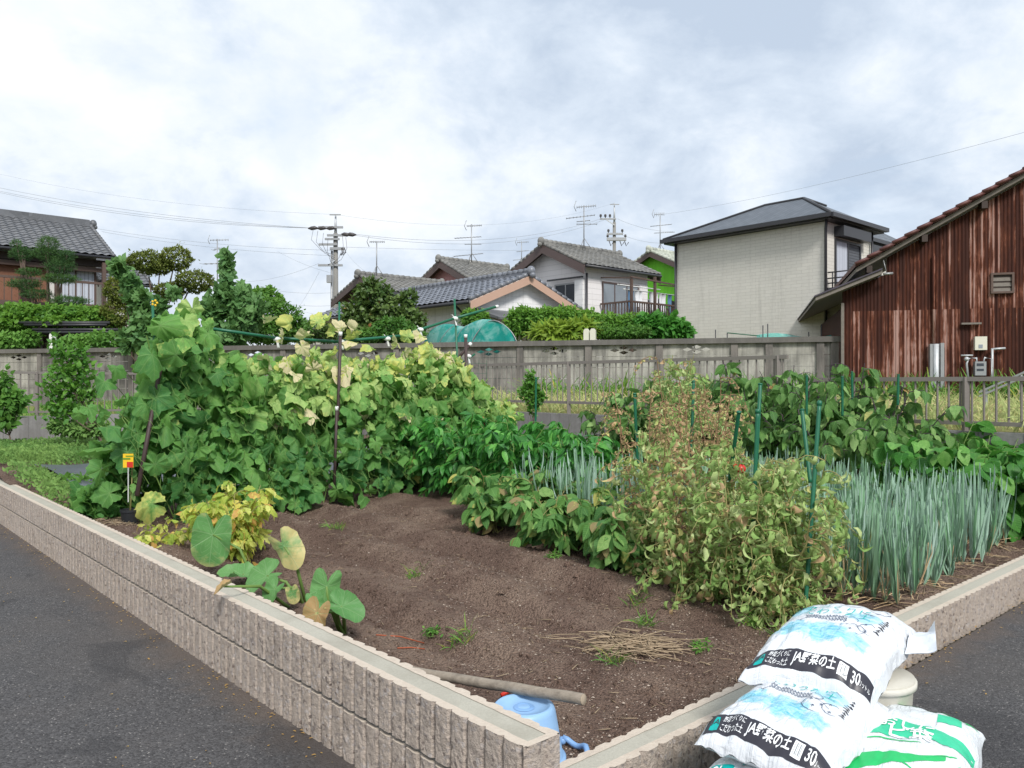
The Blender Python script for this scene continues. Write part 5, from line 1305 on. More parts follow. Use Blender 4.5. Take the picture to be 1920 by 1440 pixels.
for row, u in enumerate((5.0, 5.4, 5.78, 6.16, 6.54, 6.92, 7.3, 7.62)):
    v = 2.05 + .03*row
    while v < (5.0 if u > 5.6 else 5.3) and nl < 299:
        if not (2.95 < v < 4.2 and u < 5.8):
            uu = u+rg.uniform(-.09, .09); o = link('leek', lm_[rg.randrange(8)]); nl += 1
            tag(o, 'blue green leek clump with tan tipped leaves standing in the leek bed', 'leek', 'leeks in rows')
            o.location = W(uu, v, soil_z(uu, v)-.01); k_ = rg.uniform(.70, 1.02); o.scale = (k_, k_, k_*rg.uniform(.92, 1.06)); o.rotation_euler = (rg.uniform(-.1, .1), rg.uniform(-.1, .1), rg.uniform(0, 6.28))
        v += rg.uniform(.050, .076)*(1.6 if (u < 5.9 and v > 2.85) or v > 4.2 else 1)

# ---- yellowing bush and small tufts behind the left wall
def age_y(rg, t): return rg.uniform(.3, .9) if rg.rand() < .22 else rg.uniform(0, .3)
b = onz(418, 1050, .20)
branchy('yellowing_bush', 'yellow green leafy bush behind the left wall, leaves browning', 'plant', None, b+Vector((0, .1, -.02)), 240, .54, T_LOBE, L['yel'], st_olive, 10, .26, 10, .20, .3, 11, (.06, .105), age_y, hang=.5, sr=.006)
branchy('yellowing_plant', 'small straggly yellow green plant between black pot and yellow bush', 'plant', None, onz(310, 1035, .2), 241, .26, T_LOBE, L['yel'], st_olive, 5, .2, 6, .16, .3, 6, (.05, .08), age_y, hang=.6, sr=.004)

# ---- taro plants
def taro(label, base, leaves_, seed):
    rg = np.random.RandomState(seed); root = thing('taro_plant', label, 'taro plant', base, 0, 'taro plants behind the left wall'); B0 = Vector(base)
    for (px, py, Y, sz, tip, nor, age, c_) in leaves_:
        p = at(px, py, Y)-B0; lv = LV([T_TARO[rg.randint(3)]], rg.randint(999)); lv.put(p, tip, nor, sz*.87, age, c_)
        o = obj('leaf', lv.mesh('leaf', L['taro']), None, root)
        mid = p*.55+Vector((.02*rg.normal(), .02*rg.normal(), .06)); g = MB().tube([Vector((rg.normal()*.02, rg.normal()*.02, -.03)), mid, p], [.011, .009, .005], 7)
        obj('petiole', g, st_green, o)
taro('taro plant with one large upright green leaf', W(2.12, 4.75, gz(2.12, 4.75)), [(399, 1003, 4.95, .33, (-.1, -.15, -1), (.25, -1, .25), .20, .45), (455, 1078, 4.75, .20, (.9, -.2, .1), (0, -.3, 1), .05, .6), (437, 1075, 4.8, .15, (-.7, -.3, .2), (.1, -.5, 1), .05, .7)], 5)
taro('taro plant with a browning leaf held up on a long stalk', W(2.12, 4.12, gz(2.12, 4.12)), [(533, 1025, 4.42, .235, (.55, .1, -.75), (.35, .9, -.3), .52, .75), (500, 1080, 4.45, .22, (-.85, -.2, -.35), (.1, -.6, .8), .04, .6), (515, 1105, 4.25, .14, (-.5, -.3, -.6), (-.2, -.8, .5), .05, .5), (548, 1112, 4.3, .10, (.3, -.2, -.9), (.3, -.9, .2), .45, .4), (420, 1100, 3.95, .10, (-.6, -.3, -.3), (0, 0, 1), .95, .4)], 6)
taro('taro plant nearest the corner, with a dark leaf over the wall', W(2.10, 3.62, gz(2.1, 3.62)), [(612, 1100, 4.05, .21, (-.25, .1, -1), (-.3, 1, .15), .06, .6), (640, 1138, 3.95, .20, (.95, -.2, -.25), (.15, -.6, .8), .0, .25), (595, 1150, 3.9, .18, (-.3, -.3, -.9), (-.1, -1, .2), .85, .5), (590, 1128, 4.0, .12, (.3, -.4, -.6), (.2, -.8, .5), .05, .5)], 7)

# ---- pot with sapling, tag on a stick
pt = onz(243, 995, .19); pt = Vector((pt.x, pt.y, .19))
po = thing('plant_pot', 'black ribbed plastic plant pot by the left wall, with a thin stem', 'plant pot', pt)
g = MB(); n = 48
prof = [(.058, 0), (.075, .165), (.083, .168), (.083, .188), (.076, .188), (.074, .15), (.0, .15)]
vs = []
for r_, z in prof:
    for j in range(n):
        a = 2*math.pi*j/n; rr = r_*(1+.02*(j % 2)*(1 if z < .16 and r_ > .05 else 0)); vs.append((rr*math.cos(a), rr*math.sin(a), z))
g.add(vs, [(i*n+j, i*n+(j+1) % n, (i+1)*n+(j+1) % n, (i+1)*n+j) for i in range(len(prof)-1) for j in range(n)])
obj('pot', g, black_pl, po); obj('potting_soil', MB().lathe([(.0, .158), (.073, .158)], 20), soil_m, po)
obj('sapling_stem', MB().tube([(0, 0, .15), (.01, .01, .35), (.02, .0, .58)], [.008, .006, .004], 6), st_olive, po)
lv = LV(T_OV, 4)
for i in range(10): lv.put((.02+rng.normal()*.01, 0, .35+.022*i), unit(rng.normal(size=3)), (0, 0, 1), .1)
obj('foliage', lv.mesh('foliage', L['bean']), None, po)
tg = thing('plant_label', 'colourful plant label with red and yellow picture, stuck by the vine foot', 'plant label', at(240, 866, 6.95)+Vector((0, 0, -.35)))
obj('label_stick', MB().beam((0, 0, 0), (0, 0, .33), .012, .004), white_pl, tg)
obj('label_card', MB().box(-.045, .045, -.004, 0, .30, .42), yellow_pt, tg); obj('label_picture', MB().box(-.01, .043, -.007, -.0045, .302, .35), red_fruit, tg)
obj('label_picture', MB().box(-.043, .02, -.007, -.0045, .37, .385).box(-.02, .043, -.007, -.0045, .395, .405), L_fruit_green, tg)
tg = thing('plant_label', 'small orange and white plant label on the stake near the citrus bush', 'plant label', at(150, 795, 12.5))
obj('label_card', MB().box(-.055, .055, -.004, 0, -.06, .08, Matrix.Rotation(.5, 4, 'Y')), white_pl, tg); obj('label_picture', MB().box(-.04, .045, -.007, -.0045, -.055, .03, Matrix.Rotation(.5, 4, 'Y')), plain('orange_print', (.62, .22, .03)), tg)

# ---- ground cover, weeds, grass: nobody could count it
def scatter(name, label, temps, m_, n, region, zf, sz, age=lambda rg: 0.0, tilt=.5, seed=0, dens=None):
    rg = np.random.RandomState(seed); lv = LV(temps, seed); k_ = 0
    while k_ < n:
        u, v = region(rg); k_ += 1
        if dens and rg.rand() > dens(u, v): continue
        a = rg.rand()*6.28; d_ = unit([math.cos(a)*tilt*rg.uniform(.2, 1.6), math.sin(a)*tilt*rg.uniform(.2, 1.6), 1]); cz = .5+.9*nz(u*1.5, v*1.5, seed)+rg.normal()*.15
        lv.put(np.array(W(u, v, zf(u, v, rg))), d_, [math.cos(a+1.5), math.sin(a+1.5), .2], rg.uniform(*sz), age(rg), min(1, max(0, cz)))
    return obj(name, lv.mesh(name, m_), None, None, label, name.replace('_', ' '), None, 'stuff')
scatter('grass', 'tall pale green grass growing on the lot behind the metal fence', T_GRASS, L['grass'], 17000, lambda rg: (8.85+9.5*rg.rand()**1.25, rg.uniform(1.2, 19)), lambda u, v, rg: lot_z(u)-.02, (.22, .52), lambda rg: rg.uniform(.2, .8) if rg.rand() < .35 else 0, .45, 1, lambda u, v: .75+.5*nz(u*.5, v*.5, 2))
scatter('grass', 'coarse green weeds along the foot of the shed and the concrete wall', T_GRASS, L['weed'], 5200, lambda rg: ((lambda s, o: UV(7.77+.959*s+.284*o*-1, 18.8-.284*s-.959*o))(rg.uniform(-7.5, 5.5), abs(rg.normal())*.8+.12)), lambda u, v, rg: lot_z(u)-.02, (.25, .95), lambda rg: rg.uniform(.1, .5) if rg.rand() < .2 else 0, .4, 2, lambda u, v: .45+.9*nz(u*.6, v*.6, 4))
scatter('grass', 'grass seen through the bars at the far left', T_GRASS, L['weed'], 3500, lambda rg: (rg.uniform(.5, 9), 17.3+8*rg.rand()**1.5), lambda u, v, rg: lot_z(u)-.02, (.2, .5), lambda rg: 0, .5, 6)
def cov(u, v): return max(0, .9*smooth(.0, .22, math.sin((v-11.6)/3.8*math.pi) if 11.6 < v < 15.4 else 0) + .8*smooth(11.0, 10.4, v)*smooth(8.0, 8.6, v)*smooth(2.3, 1.95, u) + (.5 if v > 16.4 else 0))
scatter('ground_cover', 'pale green low ground cover beside the black mulch sheet at left', T_SMALL, L['cover'], 60000, lambda rg: (rg.uniform(1.78, 6.2), rg.uniform(8.2, 16.6)), lambda u, v, rg: soil_z(u, v, False)+.02+rg.rand()*.20*max(.25, cov(u, v)), (.03, .065), lambda rg: 0, 1.3, 3, cov)
scatter('weeds', 'scattered small green weeds on the bare soil', T_GRASS, L['weed'], 420, lambda rg: ((lambda c_: (c_[0]+rg.normal()*.03, c_[1]+rg.normal()*.03))(((2.6, 3.3), (3.2, 4.6), (3.55, 2.85), (3.9, 3.2), (3.0, 2.6), (2.4, 4.4), (4.0, 2.3), (3.5, 6.2), (2.5, 6.0), (4.1, 2.5))[rg.randint(10)])), lambda u, v, rg: soil_z(u, v), (.03, .13), lambda rg: rg.uniform(0, .4), .8, 5)
for i, (px, py, lab) in enumerate(((812, 1180, 'bright green seedling on the bare soil in the middle front'), (1038, 1058, 'green seedling near the bean row'), (1311, 1197, 'green seedling beside the dry straw'))):
    p = onz(px, py+8, .13); u, v = UV(p.x, p.y)
    branchy('seedling', lab, 'seedling', 'seedlings on the soil', W(u, v, soil_z(u, v)), 260+i, .06, T_SMALL, L['weed'], st_green, 4, .03, 4, .04, .1, 6, (.018, .03), hang=.2, sr=.002)
# dry straw heap and litter
rg = random.Random(8); g = MB(); c = onz(1195, 1210, .12)
for i in range(230):
    a = rg.gauss(2.75, .85); l_ = rg.uniform(.06, .26)*(1.5 if rg.random() < .12 else 1); p = c+Vector((rg.gauss(0, .13), rg.gauss(0, .075), 0)); u, v = UV(p.x, p.y); z = soil_z(u, v)+.004+rg.random()*.04
    d_ = Vector((math.cos(a), math.sin(a), rg.uniform(-.07, .07)))*l_/2; e_ = Vector((-d_.y, d_.x, 0))*rg.uniform(-.35, .35); p = Vector((p.x, p.y, z))
    g.tube([p-d_, p-d_*.4+e_*.7, p+d_*.3+e_, p+d_+Vector((0, 0, rg.uniform(-.02, .01)))], rg.uniform(.0015, .0036), 4)
obj('straw_heap', g, dry, None, 'heap of dry tan stalks on the bare soil', 'straw heap')
g = MB()
for i in range(420):
    v = 7.2+2.2*rg.random(); u = 1.85+abs(rg.gauss(0, .35)); z = soil_z(u, v)+.012; p = W(u, v, z); a = rg.random()*6.28; d_ = Vector((math.cos(a), math.sin(a), .1))*rg.uniform(.02, .09); g.tube([p-d_, p+d_], .003, 3)
for i in range(160):
    v = 1.98+.3*rg.random(); u = rg.uniform(4.9, 8); z = soil_z(u, v)+.008; p = W(u, v, z); a = rg.random()*6.28; d_ = Vector((math.cos(a), math.sin(a), .15))*rg.uniform(.02, .08); g.tube([p-d_, p+d_], .0025, 3)
for i in range(520):
    u, v = rg.uniform(1.9, 4.8), 2.0+6*rg.random()**1.3; z = soil_z(u, v)+.009; p = W(u, v, z); a = rg.random()*6.28; d_ = Vector((math.cos(a), math.sin(a), .1))*rg.uniform(.006, .035); g.tube([p-d_, p+d_], rg.uniform(.0012, .0028), 3)
obj('litter', g, dry, None, 'dry straw bits strewn over the soil and along the garden walls', 'straw', None, 'stuff')
lv = LV(T_SMALL, 12)
for i in range(520):
    u = 1.60-abs(rng.normal())*.07; v = rng.uniform(1.8, 12)
    if i % 3 == 0: u, v = rng.uniform(1.7, 9), 1.755-abs(rng.normal())*.06
    lv.put(tuple(W(u, v, .008)), unit([rng.normal(), rng.normal(), .2]), (0, 0, 1), rng.uniform(.006, .022), rng.uniform(.6, 1))
for i in range(420):
    p = (rng.uniform(-4, -.4), rng.uniform(2.8, 9)) if i < 260 else (rng.uniform(1.3, 4.5), rng.uniform(2.0, 4.6)); u, v = UV(*p)
    if u > 1.58 and v > 1.72: continue
    lv.put((p[0], p[1], .006), unit([rng.normal(), rng.normal(), .1]), (0, 0, 1), rng.uniform(.006, .018), rng.uniform(.6, 1))
obj('leaf_litter', lv.mesh('leaf_litter', L['yel']), None, None, 'tiny dry leaf flecks scattered over the asphalt', 'leaf litter', None, 'stuff')

# ---------------------------------------------------------------- shrubs and trees
def crown(name, label, cat, base, clumps, temps, m_, n, lsz, trunk=None, group=None, seed=0, shell=.62, upn=.5, bark_m=bark, age=0.0, flowers=None, dirup=.0):
    """clumps: (x, y, z, rx, ry, rz) relative to base"""
    rg = np.random.RandomState(seed); root = thing(name, label, cat, base, 0, group); lv = LV(temps, seed)
    vol = np.array([c[3]*c[4]+c[3]*c[5]+c[4]*c[5] for c in clumps]); cnt = (n*vol/vol.sum()).astype(int)
    for c, k_ in zip(clumps, cnt):
        d_ = rg.normal(size=(k_, 3)); d_ /= np.linalg.norm(d_, axis=1, keepdims=True); lump = np.array([nz(*(q*2.2+seed)) for q in d_])
        r_ = (shell+(1-shell)*rg.rand(k_)**.6)*(1+.46*lump)*np.where(rg.rand(k_) < .07, rg.uniform(1.1, 1.4, k_), 1.0); p = np.array(c[:3])+d_*np.array(c[3:])*r_[:, None]
        D = d_*.6+rg.normal(size=(k_, 3))*.55+np.array([0, 0, dirup]); N = d_*.6+np.array([0, 0, upn])+rg.normal(size=(k_, 3))*.45
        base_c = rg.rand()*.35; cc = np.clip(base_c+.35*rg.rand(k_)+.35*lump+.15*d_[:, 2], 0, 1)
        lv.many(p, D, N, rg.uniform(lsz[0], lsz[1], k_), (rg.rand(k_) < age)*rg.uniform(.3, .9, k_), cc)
    obj('crown', lv.mesh('crown', m_), None, root)
    g = MB(); tr_ = trunk if trunk else .04; cen = np.array(clumps)[:, :3].mean(0); zmin = min(c[2]-c[5]*.5 for c in clumps)
    fork = Vector((cen[0]*.3, cen[1]*.3, max(.1, zmin*.6)))
    g.tube([(0, 0, -.15), fork*.5+Vector((.03, 0, 0)), fork], [tr_*1.25, tr_, tr_*.8], 8)
    for c in clumps:
        q = Vector(c[:3]); g.tube([fork, (fork+q)/2+Vector((rg.normal()*.06, rg.normal()*.06, -.04)), q+Vector((0, 0, c[5]*.3))], [tr_*.55, tr_*.38, tr_*.12], 6)
    obj('trunk', g, bark_m, root)
    if flowers:
        fg = MB()
        for px, py, Y in flowers: fg.ball(at(px, py, Y)-Vector(base), .07, 8, 6)
        obj('flower', fg, yellow_pt, root)
    return root
def px_clumps(base, Y, items, dy=.5):
    """items: (px, py, half width px, half height px)"""
    out = []
    for it in items:
        px, py, hw, hh = it[:4]; yy = Y+(it[4] if len(it) > 4 else 0); p = at(px, py, yy)-Vector(base); out.append((p.x, p.y, p.z, hw/F*yy, hw/F*yy*.8, hh/F*yy))
    return out
def ground_at(px, Y):
    p = at(px, 720, Y); u, v = UV(p.x, p.y); return Vector((p.x, p.y, lot_z(u)))
# hedge-like shrubs beyond the wall, right of the middle
Yh = 23.2
for i, (px, items, kind, lab, n, lsz, fl, Yq) in enumerate((
    (1000, [(985, 596, 28, 18), (1010, 605, 30, 20), (968, 612, 20, 16), (1025, 592, 24, 14)], 'bush', 'bright green feathery shrub behind the wall, left of the middle', 5200, (.09, .17), None, 23.4),
    (1080, [(1060, 592, 34, 14), (1100, 598, 30, 14), (1080, 608, 40, 16), (1125, 606, 26, 12)], 'bush', 'tall light green shrub below the white house', 5600, (.09, .17), None, 23.8),
    (1170, [(1150, 606, 24, 14), (1185, 608, 28, 15), (1165, 617, 34, 13), (1205, 605, 22, 13)], 'bush', 'green shrub under the red sheet roof', 4600, (.09, .16), None, 23.2),
    (1240, [(1225, 608, 24, 15), (1255, 614, 28, 14), (1240, 620, 36, 12), (1280, 622, 14, 8)], 'vine', 'broad leaved dark shrub beside the beige house wall', 2600, (.16, .26), None, 22.6),
    (1130, [(1120, 623, 30, 9), (1160, 626, 40, 8), (1190, 622, 30, 10)], 'hedge', 'dark low shrub just over the wall top right of the white post', 3600, (.07, .12), None, 22.0))):
    b = ground_at(px, Yq); crown('shrub', lab, 'shrub', b, px_clumps(b, Yq, items), T_BIG if kind == 'vine' else T_LAN, L[kind], n, lsz, .05, 'shrubs behind the concrete wall', 400+i, flowers=fl)
b = ground_at(1045, 21.9); crown('fern_like_shrub', 'yellow green frond plant spreading over the wall top', 'shrub', b, px_clumps(b, 21.9, [(1030, 624, 32, 9), (1065, 622, 34, 11), (1095, 616, 20, 12), (1048, 632, 40, 6)]), T_FROND, L['fern'], 2200, (.22, .38), .05, None, 420, .4, 1.0)
b = ground_at(890, 24); crown('shrub', 'small light shrub beside the porch of the low tiled house', 'shrub', b, px_clumps(b, 24, [(890, 600, 24, 16), (880, 590, 12, 10), (905, 592, 10, 9)]), T_LAN, L['bush'], 1500, (.08, .14), .04, 'shrubs behind the concrete wall', 421)
# persimmon tree
b = ground_at(715, 24.5); crown('persimmon_tree', 'dark persimmon tree in front of the brown house', 'tree', b, px_clumps(b, 24.5, [(700, 555, 34, 24), (675, 590, 34, 28), (735, 585, 36, 28), (690, 625, 42, 24), (750, 620, 44, 24), (775, 605, 22, 24), (695, 535, 14, 12), (765, 560, 14, 14), (655, 615, 18, 22)]), T_OV, L['pers'], 5600, (.12, .20), .11, None, 430, .45, .4, age=.012)
b = ground_at(735, 23.2); crown('shrub', 'bright green shrub under the persimmon tree', 'shrub', b, px_clumps(b, 23.2, [(735, 612, 34, 14), (700, 628, 30, 10), (760, 626, 34, 12)]), T_LAN, L['hedge'], 2600, (.09, .15), .05, 'shrubs behind the concrete wall', 431)
# left middle: fig trees, rounded bushes
b = ground_at(425, 25); crown('fig_tree', 'fig tree with big dark leaves and a tall leafy tip', 'tree', b, px_clumps(b, 25, [(424, 478, 7, 14), (428, 500, 10, 13), (424, 520, 12, 12), (420, 550, 22, 18), (450, 560, 30, 24), (400, 585, 30, 28), (455, 600, 36, 28), (425, 630, 40, 20), (480, 575, 16, 22)]), T_FIG, L['fig'], 640, (.20, .36),   .06, 'fig trees', 440, .25, .5, dirup=.5)
b = ground_at(265, 24.2); crown('fig_tree', 'leaning fig tree branch in front of the trimmed tree', 'tree', b, px_clumps(b, 24.2, [(220, 500, 16, 16), (240, 530, 16, 18), (258, 560, 20, 20), (265, 595, 26, 24), (275, 630, 30, 22), (245, 640, 22, 18), (300, 575, 14, 18), (325, 550, 12, 10)]), T_FIG, L['fig'], 430, (.20, .36), .06, 'fig trees', 441, .25, .5, dirup=.4)
b = ground_at(505, 27); crown('rounded_bush', 'large rounded green bush left of the utility pole', 'shrub', b, px_clumps(b, 27, [(490, 590, 40, 34), (525, 598, 40, 32), (555, 615, 26, 22), (500, 625, 60, 20)]), T_SMALL, L['hedge'], 7500, (.09, .15), .08, None, 442)
b = ground_at(495, 29.5); crown('small_tree', 'airy light green small tree behind the rounded bush', 'tree', b, px_clumps(b, 29.5, [(480, 555, 16, 14), (505, 550, 16, 12), (520, 565, 10, 12), (470, 575, 18, 16)]), T_OV, L['bush'], 900, (.12, .19), .04, None, 443, .3)
b = ground_at(590, 30); crown('rounded_bush', 'low dark bushes at the foot of the utility pole', 'shrub', b, px_clumps(b, 30, [(590, 620, 26, 16), (615, 628, 20, 14), (570, 632, 24, 12)]), T_SMALL, L['pers'], 2400, (.09, .15), .05, None, 444)
# trimmed topiary tree with cushions
b = ground_at(290, 27.5); crown('topiary_tree', 'trimmed topiary tree with flat olive green cushions', 'tree', b, px_clumps(b, 27.5, [(275, 492, 36, 18), (330, 484, 28, 20), (365, 527, 34, 17), (318, 545, 26, 14), (225, 545, 28, 26), (215, 590, 26, 24), (300, 500, 20, 12)]), T_SMALL, L['maki'], 11000, (.07, .13), .10, None, 450, .8, .7)
b = ground_at(88, 28.5); crown('niwaki_tree', 'layered garden pine with dark cloud pruned pads before the traditional house', 'tree', b, px_clumps(b, 28.5, [(90, 458, 18, 14), (40, 476, 19, 12), (85, 476, 24, 11), (112, 500, 25, 12), (55, 511, 20, 6), (112, 523, 30, 8), (45, 533, 28, 8), (68, 552, 26, 8), (130, 565, 32, 7), (125, 480, 14, 10), (30, 458, 9, 7)]), T_NEED, L['pine'], 17000, (.07, .14), .11, None, 451, .55, .6, dirup=.5)
# hedge and weeds at far left, over the wall
for i, (px, items, lab) in enumerate(((25, [(0, 590, 30, 16), (45, 585, 34, 15), (20, 605, 50, 14), (-30, 600, 30, 18)], 'bushy hedge at the far left edge of the hedge row'), (115, [(95, 588, 32, 14), (140, 590, 30, 14), (110, 604, 45, 12)], 'bushy hedge in front of the veranda, left of the fig'), (180, [(175, 592, 26, 14), (200, 605, 22, 16), (160, 608, 30, 12)], 'bushy hedge end touching the leaning fig tree'))):
    b = ground_at(px, 27.6); crown('hedge', lab, 'hedge', b, px_clumps(b, 27.6, items), T_OV, L['bush'], 3000, (.11, .18), .05, 'hedge bushes at left', 460+i, flowers=None)
b = ground_at(30, 26.9); crown('climbing_weed', 'tangled weeds hanging over the concrete wall at far left', 'weeds', b, px_clumps(b, 26.9, [(20, 640, 40, 16), (55, 636, 20, 14), (-20, 640, 30, 16)]), T_OV, L['weed'], 1500, (.10, .17), .03, None, 466)
b = ground_at(190, 26.2); crown('climbing_weed', 'tangled weeds over the concrete wall beneath the leaning fig', 'weeds', b, px_clumps(b, 26.2, [(150, 642, 34, 13), (205, 640, 40, 16), (245, 640, 24, 18)]), T_OV, L['weed'], 1700, (.10, .17), .03, None, 467)
# stacked dark pipes beyond the wall
pk = thing('pipe_rack', 'rack of dark horizontal pipes behind the concrete wall at left', 'pipe rack', ground_at(130, 27.0)); o_ = -pk.location
for py, a, b_ in ((605, 30, 205), (609, 45, 200), (618, 60, 225), (623, 62, 230)):
    obj('pipe', MB().tube([at(a, py, 27)+o_, at(b_, py, 27)+o_], .05, 8), metal_dark, pk)
for px in (75, 122, 190): obj('rack_post', MB().beam(at(px, 602, 27.1)+o_, Vector((at(px, 602, 27.1).x, 27.1, .3))+o_, .1, .1), wood_dark, pk)
# citrus bush, weeds and plants inside the plot at left
b = W(3.55, 13.2, gz(3.55, 13.2)); Yc = b.y; pxc = 960+F*b.x/b.y
crown('citrus_bush', 'leafy citrus bush in front of the far left fence', 'shrub', b, px_clumps(b, Yc, [(115, 660, 26, 24), (150, 665, 20, 28), (120, 700, 34, 28), (155, 705, 26, 26), (100, 735, 28, 28), (140, 740, 36, 28), (170, 735, 16, 24), (115, 775, 36, 22), (105, 640, 12, 16)]), T_OV, L['citrus'], 1150, (.06, .115), .03, None, 470, .05, dirup=.5)
b = W(2.5, 14.6, gz(2.5, 14.6)); crown('weed_plant', 'leafy weed at the left edge before the fence', 'plant', b, px_clumps(b, b.y, [(0, 720, 22, 26), (15, 755, 26, 22), (35, 750, 16, 18), (5, 785, 30, 14)]), T_OV, L['weed'], 520, (.08, .15), .015, None, 471, .05)
b = W(4.3, 12.6, gz(4.3, 12.6)); crown('weed_plant', 'feathery weed clump beside the stake with the orange label', 'plant', b, px_clumps(b, b.y, [(115, 800, 24, 14), (150, 806, 28, 12), (185, 805, 20, 14)]), T_SMALL, L['cover'], 1800, (.05, .09), .012, None, 472, .3)
b = onz(125, 915, .33); crown('weed_plant', 'small leafy green weed near the left wall', 'plant', b, [(0, 0, .05, .22, .18, .09), (.18, .05, .05, .15, .12, .08)], T_OV, L['weed'], 260, (.05, .09), .008, None, 473, .3)
# young staked tree in the peppers
b = W(7.75, 8.15, gz(7.75, 8.15)); crown('young_tree', 'young yellow green sapling on a stake behind the peppers', 'tree', b, px_clumps(b, b.y, [(995, 712, 12, 18), (1000, 740, 17, 18), (985, 735, 11, 14), (1012, 745, 9, 14), (1000, 765, 9, 12)]), T_OV, L['citrus'], 620, (.045, .08), .012, None, 474, .2)
# teal net tunnel beyond the wall
nt = thing('net_tunnel', 'teal netted growing tunnel behind the concrete wall', 'net tunnel', ground_at(895, 22.5)); o_ = -nt.location
ax = (at(975, 640, 21.6)-at(860, 640, 22.3)); ax.z = 0; wx = ax.normalized(); ay = Vector((-wx.y, wx.x, 0)); c0 = at(926, 640, 21.9); 
z0, z1 = CAM_H+(720-648)/F*22, CAM_H+(720-602)/F*22
def hoop(t, dpt):
    hw = .72*(1-.12*dpt); ang = math.pi*t
    q = c0+wx*(-math.cos(ang)*hw*1.05)+ay*(1.6*dpt)-wx*(2.5*dpt); sh_ = .78*max(0, math.sin(ang))**.22+.22*max(0, math.sin(ang))**2
    return q*1+Vector((0, 0, (1.2+(z1-1.2)*sh_*(1+.04*math.sin(dpt*9))+.02*math.sin(t*17+dpt*9))-q.z))+o_
g = MB().grid(lambda a, b: hoop(a, b), 28, 14)
g.grid(lambda a, b: hoop(a, 0)*(b)+(1-b)*(Vector((hoop(a, 0).x, hoop(a, 0).y, 1.2+o_.z)))+ay*(-.03*math.sin(a*21)*b), 24, 5)
obj('netting', g, net_m, nt)
for dpt in (0, .33, .66, 1): obj('hoop', MB().tube([hoop(i/16, dpt) for i in range(17)], .014, 6), metal_grey, nt)
for i in range(6): p = c0+wx*(-.8+.32*i)+o_; obj('cane', MB().tube([p+Vector((0, 0, -1.2)), p+Vector((0, .3, .12-.1*(i % 2)))], .012, 5), white_pl, nt)
# thin net frame on the ground in front of the beige house
nf = thing('garden_netting', 'low green net and thin canes in front of the beige house', 'net frame', ground_at(1400, 21)); o_ = -nf.location
for px, y0 in ((1302, 627), (1342, 618), (1364, 624), (1431, 610), (1440, 607), (1517, 622), (1541, 608)):
    obj('cane', MB().tube([at(px, 660, 21)+o_, at(px, y0, 21)+o_], .015, 5), metal_dark, nf)
obj('rail', MB().tube([at(1364, 624, 21)+o_, at(1425, 630, 21)+o_], .014, 5), pole_green, nf)
g = MB().grid(lambda a, b: at(1425+155*a, 660-(33+4*math.sin(a*7))*b, 21)+Vector((0, .3*b, 0))+o_, 20, 4); obj('netting', g, net_m, nf)
g = MB()
# galvanised handrail lying on the lot at far right
hr = thing('metal_handrail', 'pale metal handrail slanting behind the fence at right', 'handrail', ground_at(1880, 14)); o_ = -hr.location
for dz_ in (0, -.07): obj('rail', MB().beam(at(1838, 733, 13.2)+o_+Vector((0, 0, dz_-.02)), at(1990, 668, 12.0)+o_+Vector((0, 0, dz_)), .04, .03), galv, hr)
for px, py, Y in ((1915, 702, 12.6), (1850, 730, 13.1)): p = at(px, py, Y)+o_; obj('leg', MB().beam(p, Vector((p.x, p.y, -.05)), .03, .03), galv, hr)
# fallen tomato on the soil
p = onz(1536, 1153, .10); g = MB().ball((0, 0, 0), .03, 12, 8, (1.25, 1, .7)); o = obj('fallen_tomato', g, red_fruit, None, 'red tomato lying on the soil beside the white bag', 'tomato'); u, v = UV(p.x, p.y); o.location = (p.x, p.y, soil_z(u, v)+.02)
# ---------------------------------------------------------------- bags, bucket, pole by the corner
def m_bag(name, base, blobs, cyan=(.045, .36, .48), pale=(.30, .62, .78)):
    s = mat(name); uv = s.n('ShaderNodeUVMap').outputs[0]; x, y, _ = s.sep(uv); o = s.coord()
    n = s.noise(uv, 5, 5, .65, .5); st = s.noise(s.comb(s.m('MULTIPLY', x, 4), s.m('MULTIPLY', y, 14), 0), 1, 5, .7, .8)
    c = base
    for (cx, cy, rx, ry, k_) in blobs:
        a = s.m('DIVIDE', s.m('SUBTRACT', x, cx), rx); b = s.m('DIVIDE', s.m('SUBTRACT', y, cy), ry)
        d_ = s.m('ADD', s.m('SQRT', s.m('ADD', s.m('MULTIPLY', a, a), s.m('MULTIPLY', b, b))), s.m('MULTIPLY', s.m('SUBTRACT', n, .5), 1.7))
        f = s.m('MULTIPLY', s.ramp(d_, [(.70, 1), (1.05, 0)]), s.ramp(st, [(.30, .45), (.52, k_)]))
        c = s.mix(f, c, s.mix(s.ramp(s.m('ADD', s.m('MULTIPLY', st, .6), s.m('MULTIPLY', n, .5)), [(.5, 0), (.68, 1)]), pale, cyan))
    wr = s.noise(o, 9, 4, .6, 1.2); w2 = s.noise(s.comb(s.m('MULTIPLY', x, 6), s.m('MULTIPLY', y, 1.6), 0), 1.6, 4, .6, 1.5)
    return fin(s, c, .30, s.bump(s.m('ADD', wr, s.m('MULTIPLY', w2, .35)), .7, .022), 0, .5)
bag_white = m_bag('white_bag_film', (.66, .69, .73), [(-.62, -.22, .34, .22, .9), (-.02, -.28, .42, .26, 1.0), (.45, -.35, .26, .2, .8), (.35, .28, .32, .18, .75), (-.78, .35, .16, .25, .7), (.1, .82, .3, .1, .5)])
bag_white2 = m_bag('white_bag_film_plain', (.66, .70, .73), [])
clear_film = plain('clear_film', (.66, .70, .76), .3, .08, 20, .3)
ink_black = plain('black_ink', (.03, .03, .042), .4, .1, 6); ink_white = plain('white_ink', (.80, .82, .84), .45, .02)
